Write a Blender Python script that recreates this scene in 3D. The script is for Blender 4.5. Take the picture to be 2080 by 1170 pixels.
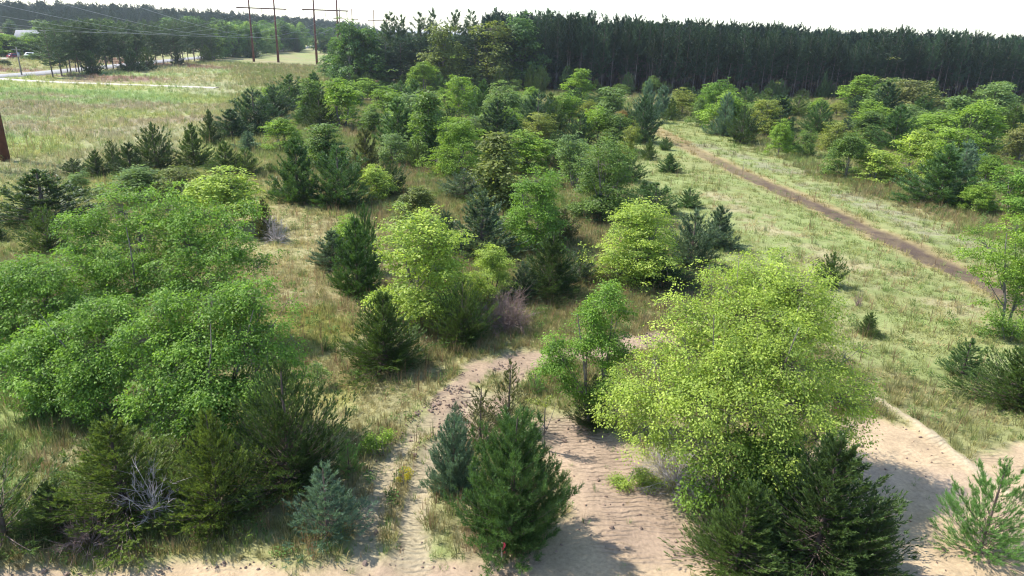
import bpy, math, numpy as np
from mathutils import Matrix, Vector
for o in list(bpy.data.objects): bpy.data.objects.remove(o)
SC = bpy.context.scene
COL = SC.collection
# ------------------------------------------------------------------ camera, sky, sun, exposure
FPX, CAMH, ROLL, PITCH = 1400.0, 12.0, 0.035, math.radians(20)
cam = bpy.data.cameras.new('camera'); camo = bpy.data.objects.new('camera', cam); COL.objects.link(camo)
cam.sensor_width = 36; cam.lens = 36 * FPX / 2080; cam.clip_start = 0.5; cam.clip_end = 20000
CR = Matrix.Rotation(math.pi / 2 - PITCH, 3, 'X') @ Matrix.Rotation(ROLL, 3, 'Z')
camo.matrix_world = Matrix.Translation((0, 0, CAMH)) @ CR.to_4x4()
SC.camera = camo
SUN_EL, SUN_AZ = math.radians(53), math.radians(-74)       # azimuth from +Y towards +X
W = bpy.data.worlds.new('World'); SC.world = W; W.use_nodes = True
nt = W.node_tree; bg = nt.nodes['Background']
sky = nt.nodes.new('ShaderNodeTexSky'); sky.sky_type = 'NISHITA'; sky.sun_disc = False
sky.sun_elevation = SUN_EL; sky.sun_rotation = SUN_AZ % (2 * math.pi)
sky.air_density = 1.0; sky.dust_density = 0.7; sky.ozone_density = 2.0; sky.altitude = 300
nt.links.new(sky.outputs[0], bg.inputs[0]); bg.inputs[1].default_value = 0.15
sl = bpy.data.lights.new('sun', 'SUN'); sl.energy = 3.7; sl.angle = math.radians(0.55); sl.color = (1, 0.955, 0.88)
so = bpy.data.objects.new('sun', sl); COL.objects.link(so)
sd = Vector((math.sin(SUN_AZ) * math.cos(SUN_EL), math.cos(SUN_AZ) * math.cos(SUN_EL), math.sin(SUN_EL)))
so.rotation_euler = sd.to_track_quat('Z', 'Y').to_euler(); so.location = sd * 300
SC.view_settings.view_transform = 'Standard'; SC.view_settings.look = 'None'
SC.view_settings.exposure = 1.15; SC.view_settings.gamma = 1.0
SC.render.engine = 'CYCLES'
SC.cycles.max_bounces = 7; SC.cycles.diffuse_bounces = 3; SC.cycles.transmission_bounces = 5
SC.cycles.glossy_bounces = 2; SC.cycles.volume_bounces = 0
SC.cycles.sample_clamp_indirect = 4; SC.cycles.use_denoising = True; SC.cycles.filter_width = 1.1

# ------------------------------------------------------------------ pixels of the photograph (2080 x 1170) to the ground
R3 = np.array(CR); C3 = np.array([0, 0, CAMH])
def ray(px, py): return R3 @ np.array([(px - 1040) / FPX, -(py - 585) / FPX, -1.0])
def ground(px, py, z=0.0):
    d = ray(px, py); return C3 + d * ((z - CAMH) / d[2])
def at_y(px, py, y):
    d = ray(px, py); return C3 + d * (y / d[1])
def proj(p):
    q = R3.T @ (np.asarray(p, float) - C3); return 1040 - FPX * q[0] / q[2], 585 + FPX * q[1] / q[2]
def hgt(b, py):
    lo, hi = 0.0, 60.0
    for _ in range(40):
        m = (lo + hi) / 2
        if proj((b[0], b[1], m))[1] > py: lo = m
        else: hi = m
    return lo
def gpoly(pts): return np.array([ground(*p)[:2] for p in pts])

# ------------------------------------------------------------------ numpy noise
def _h(ix, iy, s):
    n = (ix.astype(np.int64) * 374761393 + iy.astype(np.int64) * 668265263 + s * 1442695041) & 0x7fffffff
    n = ((n ^ (n >> 13)) * 1274126177) & 0x7fffffff
    return ((n ^ (n >> 16)) & 0xffff) / 65535.0
def vnoise(x, y, s=0):
    ix, iy = np.floor(x), np.floor(y); fx, fy = x - ix, y - iy
    fx = fx * fx * (3 - 2 * fx); fy = fy * fy * (3 - 2 * fy)
    a, b, c, d = _h(ix, iy, s), _h(ix + 1, iy, s), _h(ix, iy + 1, s), _h(ix + 1, iy + 1, s)
    return (a * (1 - fx) + b * fx) * (1 - fy) + (c * (1 - fx) + d * fx) * fy
def fbm(x, y, sc, s=0, o=4):
    r, a, t = 0, 1.0, 0
    for k in range(o):
        r = r + a * vnoise(x / sc + 17.3 * k, y / sc - 9.1 * k, s + k); t += a; a *= .55; sc /= 2.1
    return r / t
def sstep(a, b, x):
    t = np.clip((x - a) / (b - a), 0, 1); return t * t * (3 - 2 * t)
def line_dist(x, y, pts):
    d = np.full(x.shape, 1e9)
    for (ax, ay), (bx, by) in zip(pts[:-1], pts[1:]):
        ex, ey = bx - ax, by - ay
        t = np.clip(((x - ax) * ex + (y - ay) * ey) / (ex * ex + ey * ey + 1e-9), 0, 1)
        d = np.minimum(d, np.hypot(x - ax - t * ex, y - ay - t * ey))
    return d
def poly_sd(x, y, pts):
    inside = np.zeros(x.shape, bool); n = len(pts)
    for i in range(n):
        (ax, ay), (bx, by) = pts[i], pts[(i + 1) % n]
        c = ((ay > y) != (by > y)) & (x < (bx - ax) * (y - ay) / (by - ay + 1e-12) + ax)
        inside ^= c
    d = line_dist(x, y, list(pts) + [pts[0]])
    return np.where(inside, -d, d)

# ------------------------------------------------------------------ materials
def new_mat(name):
    m = bpy.data.materials.new(name); m.use_nodes = True
    t = m.node_tree; t.nodes.clear(); out = t.nodes.new('ShaderNodeOutputMaterial')
    return m, t, out
def N(t, typ, **kw):
    n = t.nodes.new(typ)
    for k, v in kw.items():
        if k.startswith('i_'):
            n.inputs[int(k[2:]) if k[2:].isdigit() else k[2:]].default_value = v
        else: setattr(n, k, v)
    return n
def L(t, a, b): t.links.new(a, b)
def mixc(t, fac, a, b, mode='MIX'):
    n = t.nodes.new('ShaderNodeMix'); n.data_type = 'RGBA'; n.blend_type = mode
    for s, v in ((0, fac), (6, a), (7, b)):
        if hasattr(v, 'links'): L(t, v, n.inputs[s])
        elif s == 0: n.inputs[0].default_value = v
        else: n.inputs[s].default_value = (*v, 1)
    return n.outputs[2]
def foliage_mat(name, trans, lo, hi, tcol, rough=.5, spec=.3):
    m, t, out = new_mat(name)
    oi = N(t, 'ShaderNodeObjectInfo'); at = N(t, 'ShaderNodeAttribute', attribute_name='tint')
    v = mixc(t, at.outputs['Fac'], lo, hi)
    c = mixc(t, 1.0, oi.outputs['Color'], v, 'MULTIPLY')
    p = N(t, 'ShaderNodeBsdfPrincipled'); L(t, c, p.inputs['Base Color'])
    p.inputs['Roughness'].default_value = rough; p.inputs['Specular IOR Level'].default_value = spec
    tr = N(t, 'ShaderNodeBsdfTranslucent'); L(t, mixc(t, 1.0, c, tcol, 'MULTIPLY'), tr.inputs[0])
    mx = N(t, 'ShaderNodeMixShader'); mx.inputs[0].default_value = trans
    L(t, p.outputs[0], mx.inputs[1]); L(t, tr.outputs[0], mx.inputs[2]); L(t, mx.outputs[0], out.inputs[0])
    return m
M_LEAF = foliage_mat('leaf', .42, (.48, .55, .48), (1.65, 1.5, 1.25), (1.3, 1.38, .65), .55, .3)
M_NEED = foliage_mat('needle', .3, (.6, .62, .6), (1.55, 1.45, 1.25), (1.35, 1.3, .6), .45, .35)
def simple_mat(name, c1, c2, scale, rough=.85, bump=.3, stretch=(1, 1, 1), spec=.3, detail=5):
    m, t, out = new_mat(name)
    tc = N(t, 'ShaderNodeTexCoord'); mp = N(t, 'ShaderNodeMapping'); mp.inputs['Scale'].default_value = stretch
    L(t, tc.outputs['Object'], mp.inputs[0])
    no = N(t, 'ShaderNodeTexNoise'); no.inputs['Scale'].default_value = scale; no.inputs['Detail'].default_value = detail
    L(t, mp.outputs[0], no.inputs[0])
    rp = N(t, 'ShaderNodeMapRange'); rp.inputs[1].default_value = .3; rp.inputs[2].default_value = .7; L(t, no.outputs[0], rp.inputs[0])
    p = N(t, 'ShaderNodeBsdfPrincipled'); L(t, mixc(t, rp.outputs[0], c1, c2), p.inputs['Base Color'])
    p.inputs['Roughness'].default_value = rough; p.inputs['Specular IOR Level'].default_value = spec
    if bump:
        b = N(t, 'ShaderNodeBump'); b.inputs['Strength'].default_value = bump; b.inputs['Distance'].default_value = .03
        L(t, no.outputs[0], b.inputs['Height']); L(t, b.outputs[0], p.inputs['Normal'])
    L(t, p.outputs[0], out.inputs[0]); return m
M_BARK = simple_mat('bark', (.10, .083, .068), (.29, .255, .22), 9, stretch=(1, 1, .25), bump=.8)
M_PBARK = simple_mat('pine_bark', (.075, .052, .042), (.22, .165, .14), 5, stretch=(1, 1, .3), bump=.8)
M_TBARK = simple_mat('tall_pine_bark', (.085, .066, .056), (.24, .19, .165), 2, stretch=(1, 1, .3), bump=.5)
M_DEAD = simple_mat('dead_wood', (.30, .25, .23), (.62, .56, .54), 6, bump=.3)
M_DEADP = simple_mat('dead_twig', (.20, .13, .10), (.40, .29, .25), 6, bump=.3)
M_CORTEN = simple_mat('weathered_steel', (.085, .032, .022), (.15, .06, .04), 1.6, rough=.75, bump=.1)
M_WOODP = simple_mat('grey_pole_wood', (.16, .14, .12), (.30, .27, .24), 5, stretch=(1, 1, .2))
M_WIRE = simple_mat('aluminium_wire', (.34, .34, .35), (.45, .45, .45), 3, rough=.5, bump=0)
M_PORC = simple_mat('insulator_glaze', (.12, .12, .13), (.2, .2, .2), 3, rough=.3, bump=0)
M_ASPH = simple_mat('asphalt', (.22, .21, .205), (.31, .30, .29), 1.2, bump=.15)
M_GRAV = simple_mat('pale_gravel', (.46, .41, .32), (.60, .54, .43), 1.0, bump=.2)
M_CLOD = simple_mat('earth_clod', (.16, .105, .075), (.34, .25, .19), 5, bump=.6)
M_ROOF = simple_mat('shingle_roof', (.16, .16, .17), (.25, .25, .26), 3, bump=.3)
M_WALL = simple_mat('house_siding', (.27, .25, .22), (.33, .31, .28), 2, bump=.1)
M_GLASS = simple_mat('window_glass', (.02, .025, .03), (.04, .05, .06), 1, rough=.08, bump=0, spec=.6)
M_REDP = simple_mat('dark_red_paint', (.17, .015, .02), (.2, .02, .025), 1, rough=.25, bump=0, spec=.6)
M_WHTP = simple_mat('white_paint', (.72, .72, .72), (.8, .8, .8), 1, rough=.3, bump=0, spec=.5)
M_TYRE = simple_mat('tyre_rubber', (.015, .015, .015), (.03, .03, .03), 8)
M_LAMP = simple_mat('red_lens', (.4, .01, .01), (.5, .02, .02), 1, rough=.2, bump=0)
M_RIBB = simple_mat('pink_ribbon', (.7, .05, .09), (.8, .09, .14), 6, rough=.5, bump=0)
M_LATH = simple_mat('wood_lath', (.45, .36, .25), (.58, .48, .35), 8, bump=.1)
# grass: colour comes from each tuft
def grass_mat():
    m, t, out = new_mat('grass_blade')
    at = N(t, 'ShaderNodeAttribute', attribute_name='tuft_col', attribute_type='INSTANCER')
    a2 = N(t, 'ShaderNodeAttribute', attribute_name='tint')
    c = mixc(t, 1.0, at.outputs['Color'], mixc(t, a2.outputs['Fac'], (.75, .75, .75), (1.3, 1.27, 1.15)), 'MULTIPLY')
    d = N(t, 'ShaderNodeBsdfDiffuse'); L(t, c, d.inputs[0])
    tr = N(t, 'ShaderNodeBsdfTranslucent'); L(t, c, tr.inputs[0])
    mx = N(t, 'ShaderNodeMixShader'); mx.inputs[0].default_value = .4
    L(t, d.outputs[0], mx.inputs[1]); L(t, tr.outputs[0], mx.inputs[2]); L(t, mx.outputs[0], out.inputs[0]); return m
M_GRASS = grass_mat()
def ground_mat():
    m, t, out = new_mat('meadow_ground')
    at = N(t, 'ShaderNodeAttribute', attribute_name='gcol'); lm = N(t, 'ShaderNodeAttribute', attribute_name='lug')
    sn = N(t, 'ShaderNodeAttribute', attribute_name='bare')
    geo = N(t, 'ShaderNodeNewGeometry')
    n1 = N(t, 'ShaderNodeTexNoise'); n1.inputs['Scale'].default_value = 9; n1.inputs['Detail'].default_value = 6; n1.inputs['Roughness'].default_value = .7
    n2 = N(t, 'ShaderNodeTexNoise'); n2.inputs['Scale'].default_value = 1.1; n2.inputs['Detail'].default_value = 5
    n3 = N(t, 'ShaderNodeTexNoise'); n3.inputs['Scale'].default_value = .16; n3.inputs['Detail'].default_value = 6
    for n in (n1, n2, n3): L(t, geo.outputs['Position'], n.inputs[0])
    def rng(n, a, b):
        r = N(t, 'ShaderNodeMapRange'); r.inputs[1].default_value = .28; r.inputs[2].default_value = .72
        r.inputs[3].default_value = a; r.inputs[4].default_value = b; L(t, n.outputs[0], r.inputs[0]); return r.outputs[0]
    def mul(a, b):
        k = N(t, 'ShaderNodeMath', operation='MULTIPLY'); L(t, a, k.inputs[0]); L(t, b, k.inputs[1]); return k.outputs[0]
    f = mul(mul(rng(n1, .74, 1.24), rng(n2, .84, 1.16)), rng(n3, .88, 1.12))
    cmb = N(t, 'ShaderNodeCombineColor'); [L(t, f, cmb.inputs[i]) for i in range(3)]
    c = mixc(t, 1.0, at.outputs['Color'], cmb.outputs[0], 'MULTIPLY')
    p = N(t, 'ShaderNodeBsdfPrincipled'); L(t, c, p.inputs['Base Color'])
    p.inputs['Roughness'].default_value = .95; p.inputs['Specular IOR Level'].default_value = .1
    # crawler lugs: ridges across the tracks
    wv = N(t, 'ShaderNodeTexWave', wave_type='BANDS', bands_direction='Y', wave_profile='SIN')
    wv.inputs['Scale'].default_value = 1.6; wv.inputs['Distortion'].default_value = 8; wv.inputs['Detail'].default_value = 4
    wv.inputs['Detail Scale'].default_value = .9
    L(t, geo.outputs['Position'], wv.inputs[0])
    h = N(t, 'ShaderNodeMath', operation='MULTIPLY_ADD'); L(t, mul(wv.outputs['Fac'], lm.outputs['Fac']), h.inputs[0]); h.inputs[1].default_value = 1.9
    L(t, n1.outputs[0], h.inputs[2])
    b = N(t, 'ShaderNodeBump'); b.inputs['Strength'].default_value = .75; b.inputs['Distance'].default_value = .05
    L(t, h.outputs[0], b.inputs['Height']); L(t, b.outputs[0], p.inputs['Normal'])
    L(t, p.outputs[0], out.inputs[0]); return m
M_GROUND = ground_mat()

# ------------------------------------------------------------------ mesh helpers
def build_mesh(name, V, tris=None, quads=None, attrs=None, mat=None, smooth=False):
    me = bpy.data.meshes.new(name); V = np.asarray(V, np.float32)
    me.vertices.add(len(V)); me.vertices.foreach_set('co', V.ravel())
    loops, sizes = [], []
    for f, k in ((tris, 3), (quads, 4)):
        if f is not None and len(f):
            f = np.asarray(f, np.int32); loops.append(f.ravel()); sizes.append(np.full(len(f), k, np.int32))
    loops = np.concatenate(loops); sizes = np.concatenate(sizes)
    me.loops.add(len(loops)); me.loops.foreach_set('vertex_index', loops)
    me.polygons.add(len(sizes)); me.polygons.foreach_set('loop_start', np.concatenate([[0], np.cumsum(sizes)[:-1]]).astype(np.int32))
    if smooth: me.polygons.foreach_set('use_smooth', np.ones(len(sizes), bool))
    for k, a in (attrs or {}).items():
        a = np.asarray(a, np.float32)
        if a.ndim == 1: d = me.attributes.new(k, 'FLOAT', 'POINT'); d.data.foreach_set('value', a)
        else: d = me.attributes.new(k, 'FLOAT_COLOR', 'POINT'); d.data.foreach_set('color', np.c_[a, np.ones(len(a))].astype(np.float32).ravel())
    me.update(calc_edges=True)
    if mat: me.materials.append(mat)
    return me
def unit(v): return v / (np.linalg.norm(v, axis=-1, keepdims=True) + 1e-9)
def tubes(P, Rr, sides=5):
    """P (n,k,3) polylines, Rr (n,k) radii -> verts, quads"""
    P = np.asarray(P, float); n, k, _ = P.shape
    T = np.gradient(P, axis=1); T = unit(T)
    ref = np.where(np.abs(T[..., 2:3]) > .9, np.array([1., 0, 0]), np.array([0, 0, 1.]))
    A = unit(np.cross(T, ref)); B = np.cross(T, A)
    ang = np.arange(sides) * 2 * np.pi / sides
    V = P[:, :, None] + Rr[:, :, None, None] * (A[:, :, None] * np.cos(ang)[:, None] + B[:, :, None] * np.sin(ang)[:, None])
    idx = np.arange(n * k * sides).reshape(n, k, sides)
    a = idx[:, :-1]; b = idx[:, 1:]
    q = np.stack([a, np.roll(a, -1, 2), np.roll(b, -1, 2), b], -1).reshape(-1, 4)
    return V.reshape(-1, 3), q
def merge(parts):
    Vs, Qs, o = [], [], 0
    for v, q in parts: Vs.append(v); Qs.append(q + o); o += len(v)
    return np.concatenate(Vs), np.concatenate(Qs)
def leaf_mesh(name, P, D, Nn, Ln, Wd, tint, mat):
    Nn = unit(Nn); D = unit(D - Nn * (D * Nn).sum(-1, keepdims=True)); S = np.cross(Nn, D)
    Ln = Ln[:, None]; Wd = Wd[:, None]
    V = np.stack([P, P + D * Ln * .45 + S * Wd * .5 + Nn * Wd * .12, P + D * Ln - Nn * Ln * .1, P + D * Ln * .45 - S * Wd * .5 + Nn * Wd * .12], 1).reshape(-1, 3)
    q = np.arange(len(P) * 4).reshape(-1, 4)
    return build_mesh(name, V, quads=q, attrs={'tint': np.repeat(tint, 4)}, mat=mat)
def blade_mesh(name, P, D, Ln, Wd, tint, mat, rg):
    S = unit(np.cross(D, rg.normal(size=D.shape))) * (Wd * .5)[:, None]
    V = np.stack([P - S, P + S, P + D * Ln[:, None]], 1).reshape(-1, 3)
    return build_mesh(name, V, tris=np.arange(len(P) * 3).reshape(-1, 3), attrs={'tint': np.repeat(tint, 3)}, mat=mat)
def sphere_dirs(rg, n, zmin=-1.0):
    z = rg.uniform(zmin, 1, n); a = rg.uniform(0, 2 * np.pi, n); r = np.sqrt(1 - z * z)
    return np.c_[r * np.cos(a), r * np.sin(a), z]

# ------------------------------------------------------------------ tree generators: return (trunk mesh, crown mesh, height, width)
def broadleaf(seed, H, Wd, lobes=None, n_leaf=8000, leaf=.13, nl=16, stems=2, zb=.16, rc=(.2, .38), twig=.4, dense=1.0, mat=None, profile=.75, puff=9, flat=.42, outn=.35, sprig=.12):
    rg = np.random.default_rng(seed)
    if lobes is None:
        lobes = []
        for i in range(nl):
            t = (i + rg.uniform(0, 1)) / nl
            z = H * (zb + (1 - zb) * (.06 + .86 * t))
            R = Wd / 2 * (math.sin(math.pi * min(1, (.24 + .76 * t) ** profile)) ** .6)
            rl = Wd * rg.uniform(.15, .25)
            r = max(0, R - rl * .75) * math.sqrt(rg.uniform(.25, 1)); a = i * 2.4 + rg.uniform(-.6, .6)
            lobes.append((r * math.cos(a), r * math.sin(a), min(z, H - rl * .8), rl))
    Lb = np.array(lobes, float)
    area = Lb[:, 3] ** 2; n_cl = max(30, int(n_leaf / 24))
    # each lobe carries flat sprays (puffs) of leaf clumps, layered with gaps between
    n_pf = max(10, int(n_cl / puff)); pw = rg.choice(len(Lb), n_pf, p=area / area.sum())
    pdir = sphere_dirs(rg, n_pf, -.85); prad = Lb[pw, 3] * rg.uniform(.22, .5, n_pf)
    pc = Lb[pw, :3] + pdir * (Lb[pw, 3] * rg.uniform(.3, 1.08, n_pf))[:, None] * np.array([1, 1, .85])
    pti = rg.normal(0, .13, n_pf)
    pk = rg.choice(n_pf, n_cl, p=prad ** 1.6 / (prad ** 1.6).sum()); which = pw[pk]
    ra = np.sqrt(rg.uniform(0, 1, n_cl)); aa = rg.uniform(0, 2 * np.pi, n_cl)
    o2 = np.c_[ra * np.cos(aa), ra * np.sin(aa), flat * rg.normal(size=n_cl) - (.55 - .5 * min(flat, 1)) * ra ** 2]
    long = np.where(rg.uniform(0, 1, n_cl) < sprig, 1.55, 1.0)
    cc = pc[pk] + o2 * (prad[pk] * long)[:, None]
    cc[:, 2] -= .25 * np.maximum(0, (o2[:, :2] * pdir[pk, :2]).sum(1)) * prad[pk]
    cc[:, 2] = np.maximum(cc[:, 2], .15); dr = unit(o2 * np.array([1, 1, .3]) + pdir[pk] * .6)
    rcl = rg.uniform(rc[0], rc[1], n_cl)
    k = np.clip(rg.poisson(24 * dense, n_cl), 5, 60); ci = np.repeat(np.arange(n_cl), k); n = len(ci)
    off = rg.normal(size=(n, 3)) * np.array([.55, .55, .24]) + dr[ci] * .2
    off[:, 2] -= .25 * (off[:, 0] ** 2 + off[:, 1] ** 2)
    P = cc[ci] + off * rcl[ci][:, None]; P[:, 2] = np.maximum(P[:, 2], .05)
    outw = unit(P - Lb[which[ci], :3])
    D = unit(off * np.array([1, 1, .4])) + outw * .5 + np.array([0, 0, -.45]) + rg.normal(size=(n, 3)) * .3
    Nn = np.array([0, 0, 1.1 - outn]) + outw * outn + rg.normal(size=(n, 3)) * .5
    sz = leaf * rg.uniform(.65, 1.3, n)
    tint = np.clip(.42 + pti[pk[ci]] + rg.normal(0, .12, n_cl)[ci] + rg.normal(0, .14, n), 0, 1)
    crown = leaf_mesh('leaves', P, D, Nn, sz, sz * .62, tint, mat or M_LEAF)
    # wood
    parts = []; top = Lb[:, :3].mean(0)
    K = 7; ts = np.linspace(0, 1, K)
    st = []
    for s in range(stems):
        a = 2 * math.pi * s / stems + rg.uniform(0, 1); b = np.array([.12 * math.cos(a), .12 * math.sin(a), -.15]) * (1 if stems > 1 else 0) + np.array([0, 0, -.1])
        e = np.array([top[0] * .8 + Wd * .16 * math.cos(a) * (stems > 1), top[1] * .8 + Wd * .16 * math.sin(a) * (stems > 1), H * .8])
        pl = b + (e - b) * ts[:, None] + np.c_[rg.normal(0, .05, K), rg.normal(0, .05, K), np.zeros(K)] * Wd * .12 * np.sin(np.pi * ts)[:, None]
        st.append(pl)
    r0 = .015 * H / math.sqrt(stems) + .01
    parts.append(tubes(np.array(st), r0 * (1 - .8 * ts)[None].repeat(stems, 0), 7))
    lm, lr = [], []
    for (x, y, z, rl) in Lb:
        s = st[int(np.argmin([np.hypot(p[-1][0] - x, p[-1][1] - y) for p in st]))]
        zt = np.clip(z * rg.uniform(.3, .55), H * .06, H * .6); j = np.interp(zt, s[:, 2], np.arange(K))
        b = np.array([np.interp(j, np.arange(K), s[:, q]) for q in range(3)])
        c = np.array([x, y, z]); mid = b + (c - b) * .5 + np.array([0, 0, -.08 * np.linalg.norm(c - b)]) + rg.normal(0, .06, 3) * rl
        u = np.linspace(0, 1, 6)[:, None]
        lm.append((1 - u) ** 2 * b + 2 * u * (1 - u) * mid + u * u * (c + np.array([0, 0, rl * .3])))
        lr.append(np.linspace(r0 * .42, r0 * .09, 6))
    parts.append(tubes(np.array(lm), np.array(lr), 5))
    m = rg.uniform(0, 1, n_cl) < twig
    b = Lb[which[m], :3]; c = cc[m]; mid = b * .5 + c * .5 + rg.normal(0, .07, c.shape) * Lb[which[m], 3:4]
    tw = np.stack([b, mid, c], 1); parts.append(tubes(tw, np.array([[r0 * .11, r0 * .08, r0 * .03]]).repeat(len(tw), 0), 3))
    V, Q = merge(parts); wood = build_mesh('wood', V, quads=Q, mat=M_BARK, smooth=True)
    return wood, crown, H, Wd

def conifer(seed, H, Wd, nb=90, ns=14, nn=10, t0=.03, e0=.05, e1=.9, curl=.25, shoot=.28, needle=.13, wid=.02, ang=.75,
            shape='cone', spread=.35, up=.35, bark=None, rtrunk=.016, whorl=0, rag=.25, smin=.3, dead=0, tintv=.16, lean=0, inner=.16):
    rg = np.random.default_rng(seed)
    if whorl:
        wl = np.sort(np.concatenate([np.linspace(t0, .93, whorl)] * int(math.ceil(nb / whorl))))[:nb]; t = np.clip(wl + rg.normal(0, .008, nb), t0, .97)
    PF = {'cone': lambda q: np.minimum((q / .07 + .55), 1) * (1 - q) ** .8 + .05,
            'egg': lambda q: np.sin(np.pi * np.clip(.22 + .78 * q, 0, 1) ** .95) ** .75 * .98 + .04,
            'bush': lambda q: np.sqrt(np.clip(1 - (q * .97) ** 1.8, 0, 1)) * np.minimum(q / .1 + .7, 1),
            'flat': lambda q: np.sqrt(np.clip(1 - (np.abs(q - .42) / .62) ** 2.2, 0, 1)) + .05}[shape]
    if not whorl:
        qq = np.linspace(0, 1, 200); cdf = np.cumsum(PF(qq) + .12); cdf /= cdf[-1]
        t = t0 + (.985 - t0) * np.interp((np.arange(nb) + rg.uniform(0, 1, nb)) / nb, cdf, qq)
    q = (t - t0) / (1 - t0); prof = PF(q)
    az = np.arange(nb) * 2.39996 + rg.normal(0, .4, nb)
    # uneven outline: some sectors reach further than others
    lobe = 1 + rag * np.sin(az * 2 + t * 7 + rg.uniform(0, 6)) * .5 + rag * np.sin(az * 3 - t * 11 + rg.uniform(0, 6)) * .4
    ln = np.maximum(Wd / 2 * prof * lobe * rg.uniform(.72, 1.08, nb), .04 * Wd)
    el = e0 + (e1 - e0) * q ** 1.3 + rg.normal(0, .08, nb)
    hd = np.c_[np.cos(az), np.sin(az), np.zeros(nb)]; lat = np.c_[-np.sin(az), np.cos(az), np.zeros(nb)]
    hl = ln / np.maximum(np.sqrt(1 + 0 * el), 1)
    cv = curl * rg.uniform(.5, 1.4, nb)
    ztip = np.minimum(np.tan(np.clip(el, -.3, 1.2)) * hl + cv * hl, .75 * t * H)
    z0 = t * H - ztip
    def bpt(i, s): return hd[i] * (hl[i] * s)[:, None] + np.c_[np.zeros((len(s), 2)), z0[i] + ztip[i] * (.62 * s + .38 * s * s)] + np.c_[lean * (z0[i]) , 0 * s, 0 * s]
    bi = np.repeat(np.arange(nb), ns); n = len(bi)
    s = np.where(rg.uniform(0, 1, n) < inner, rg.uniform(.06, smin, n), smin + (1 - smin) * rg.uniform(0, 1, n) ** .8)
    s = np.where(np.arange(n) % ns == 0, 1.0, s)
    side = rg.uniform(-1, 1, n) * (s < .999)
    O = bpt(bi, s) + lat[bi] * (side * spread * hl[bi] * (1.15 - s))[:, None]
    O[:, 2] += rg.normal(0, .02, n) * H * .3; O[:, 2] = np.maximum(O[:, 2], .03)
    tz = ztip[bi] * (.62 + .76 * s) / np.maximum(hl[bi], .05)
    Dr = unit(unit(hd[bi] + np.c_[np.zeros((n, 2)), tz]) + lat[bi] * (side * .7)[:, None] + np.array([0, 0, up]) + rg.normal(0, .16, (n, 3)))
    sl_ = shoot * rg.uniform(.6, 1.2, n) * (.6 + .4 * (1 - q[bi]))
    # leader
    nL = max(3, ns // 3); O = np.concatenate([O, np.c_[rg.normal(0, .01, (nL, 2)) * Wd, H * rg.uniform(.9, .97, nL)]])
    Dr = np.concatenate([Dr, unit(np.c_[rg.normal(0, .16, (nL, 2)), np.ones(nL)])]); sl_ = np.concatenate([sl_, np.full(nL, shoot * 1.1)])
    n = len(O); ni = np.repeat(np.arange(n), nn); m = len(ni)
    u = rg.uniform(0, 1, m); P = O[ni] + Dr[ni] * (sl_[ni] * u)[:, None]
    perp = unit(np.cross(Dr[ni], rg.normal(size=(m, 3))))
    a = ang * (1.15 - .45 * u) * rg.uniform(.7, 1.2, m)
    D = Dr[ni] * np.cos(a)[:, None] + perp * np.sin(a)[:, None]
    st = np.clip(rg.normal(.45, tintv, n), 0, 1)
    tint = np.clip(st[ni] + rg.normal(0, .12, m) + .1 * (u - .5), 0, 1)
    crown = blade_mesh('needles', P, unit(D), needle * rg.uniform(.7, 1.25, m), np.full(m, wid), tint, M_NEED, rg)
    K = 8; ts = np.linspace(0, 1, K); tr = np.c_[lean * ts * H + rg.normal(0, .01, K) * Wd * .3, rg.normal(0, .01, K) * Wd * .3, -.12 + ts * (H * .96 + .12)]
    parts = [tubes(tr[None], (rtrunk * H * (1 - .88 * ts) + .008)[None], 7)]
    S4 = np.array([0, .35, .7, 1.0])
    bp = np.stack([bpt(np.arange(nb), np.full(nb, x)) for x in S4], 1)
    br = (rtrunk * H * .22 * (.35 + ln / ln.max())[:, None]) * np.array([1, .7, .4, .15])[None]
    parts.append(tubes(bp, br, 4))
    if dead:
        td = rg.uniform(.18, t0, dead) * H; ad = rg.uniform(0, 6.28, dead); l2 = Wd * rg.uniform(.1, .3, dead)
        dp = np.stack([np.c_[np.cos(ad) * l2 * f, np.sin(ad) * l2 * f, td - .08 * l2 * f] for f in (0, .5, 1)], 1)
        parts.append(tubes(dp, np.array([[.03, .02, .01]]).repeat(dead, 0), 3))
    V, Q = merge(parts); wood = build_mesh('wood', V, quads=Q, mat=bark or M_PBARK, smooth=True)
    return wood, crown, H, Wd

def dead_brush(seed, H, Wd, n=90, mat=None, sub=9, droop=-.2, r=.012):
    rg = np.random.default_rng(seed)
    d = sphere_dirs(rg, n, .05); l = rg.uniform(.5, 1, n)
    e = d * l[:, None] * np.array([Wd / 2, Wd / 2, H]); b = e * rg.uniform(0, .25, n)[:, None]; b[:, 2] *= .6
    mid = (b + e) / 2 + rg.normal(0, .06, (n, 3)) * Wd; e[:, 2] += droop * l * H * .4
    mid[:, 2] = np.maximum(mid[:, 2], .03); e[:, 2] = np.maximum(e[:, 2], .03)
    parts = [tubes(np.stack([b, mid, e], 1), np.array([[r, r * .7, r * .25]]).repeat(n, 0), 4)]
    k = np.repeat(np.arange(n), sub); u = rg.uniform(.35, 1, len(k))[:, None]
    o = mid[k] * (1 - u) + e[k] * u; x = o + (unit(e[k] - mid[k]) + rg.normal(0, .7, o.shape)) * Wd * rg.uniform(.05, .16, len(k))[:, None]
    x[:, 2] = np.maximum(x[:, 2], .02)
    parts.append(tubes(np.stack([o, (o + x) / 2 + rg.normal(0, .01, o.shape) * Wd, x], 1), np.array([[r * .45, r * .3, r * .12]]).repeat(len(k), 0), 3))
    V, Q = merge(parts); return build_mesh('twigs', V, quads=Q, mat=mat or M_DEAD)

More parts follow.
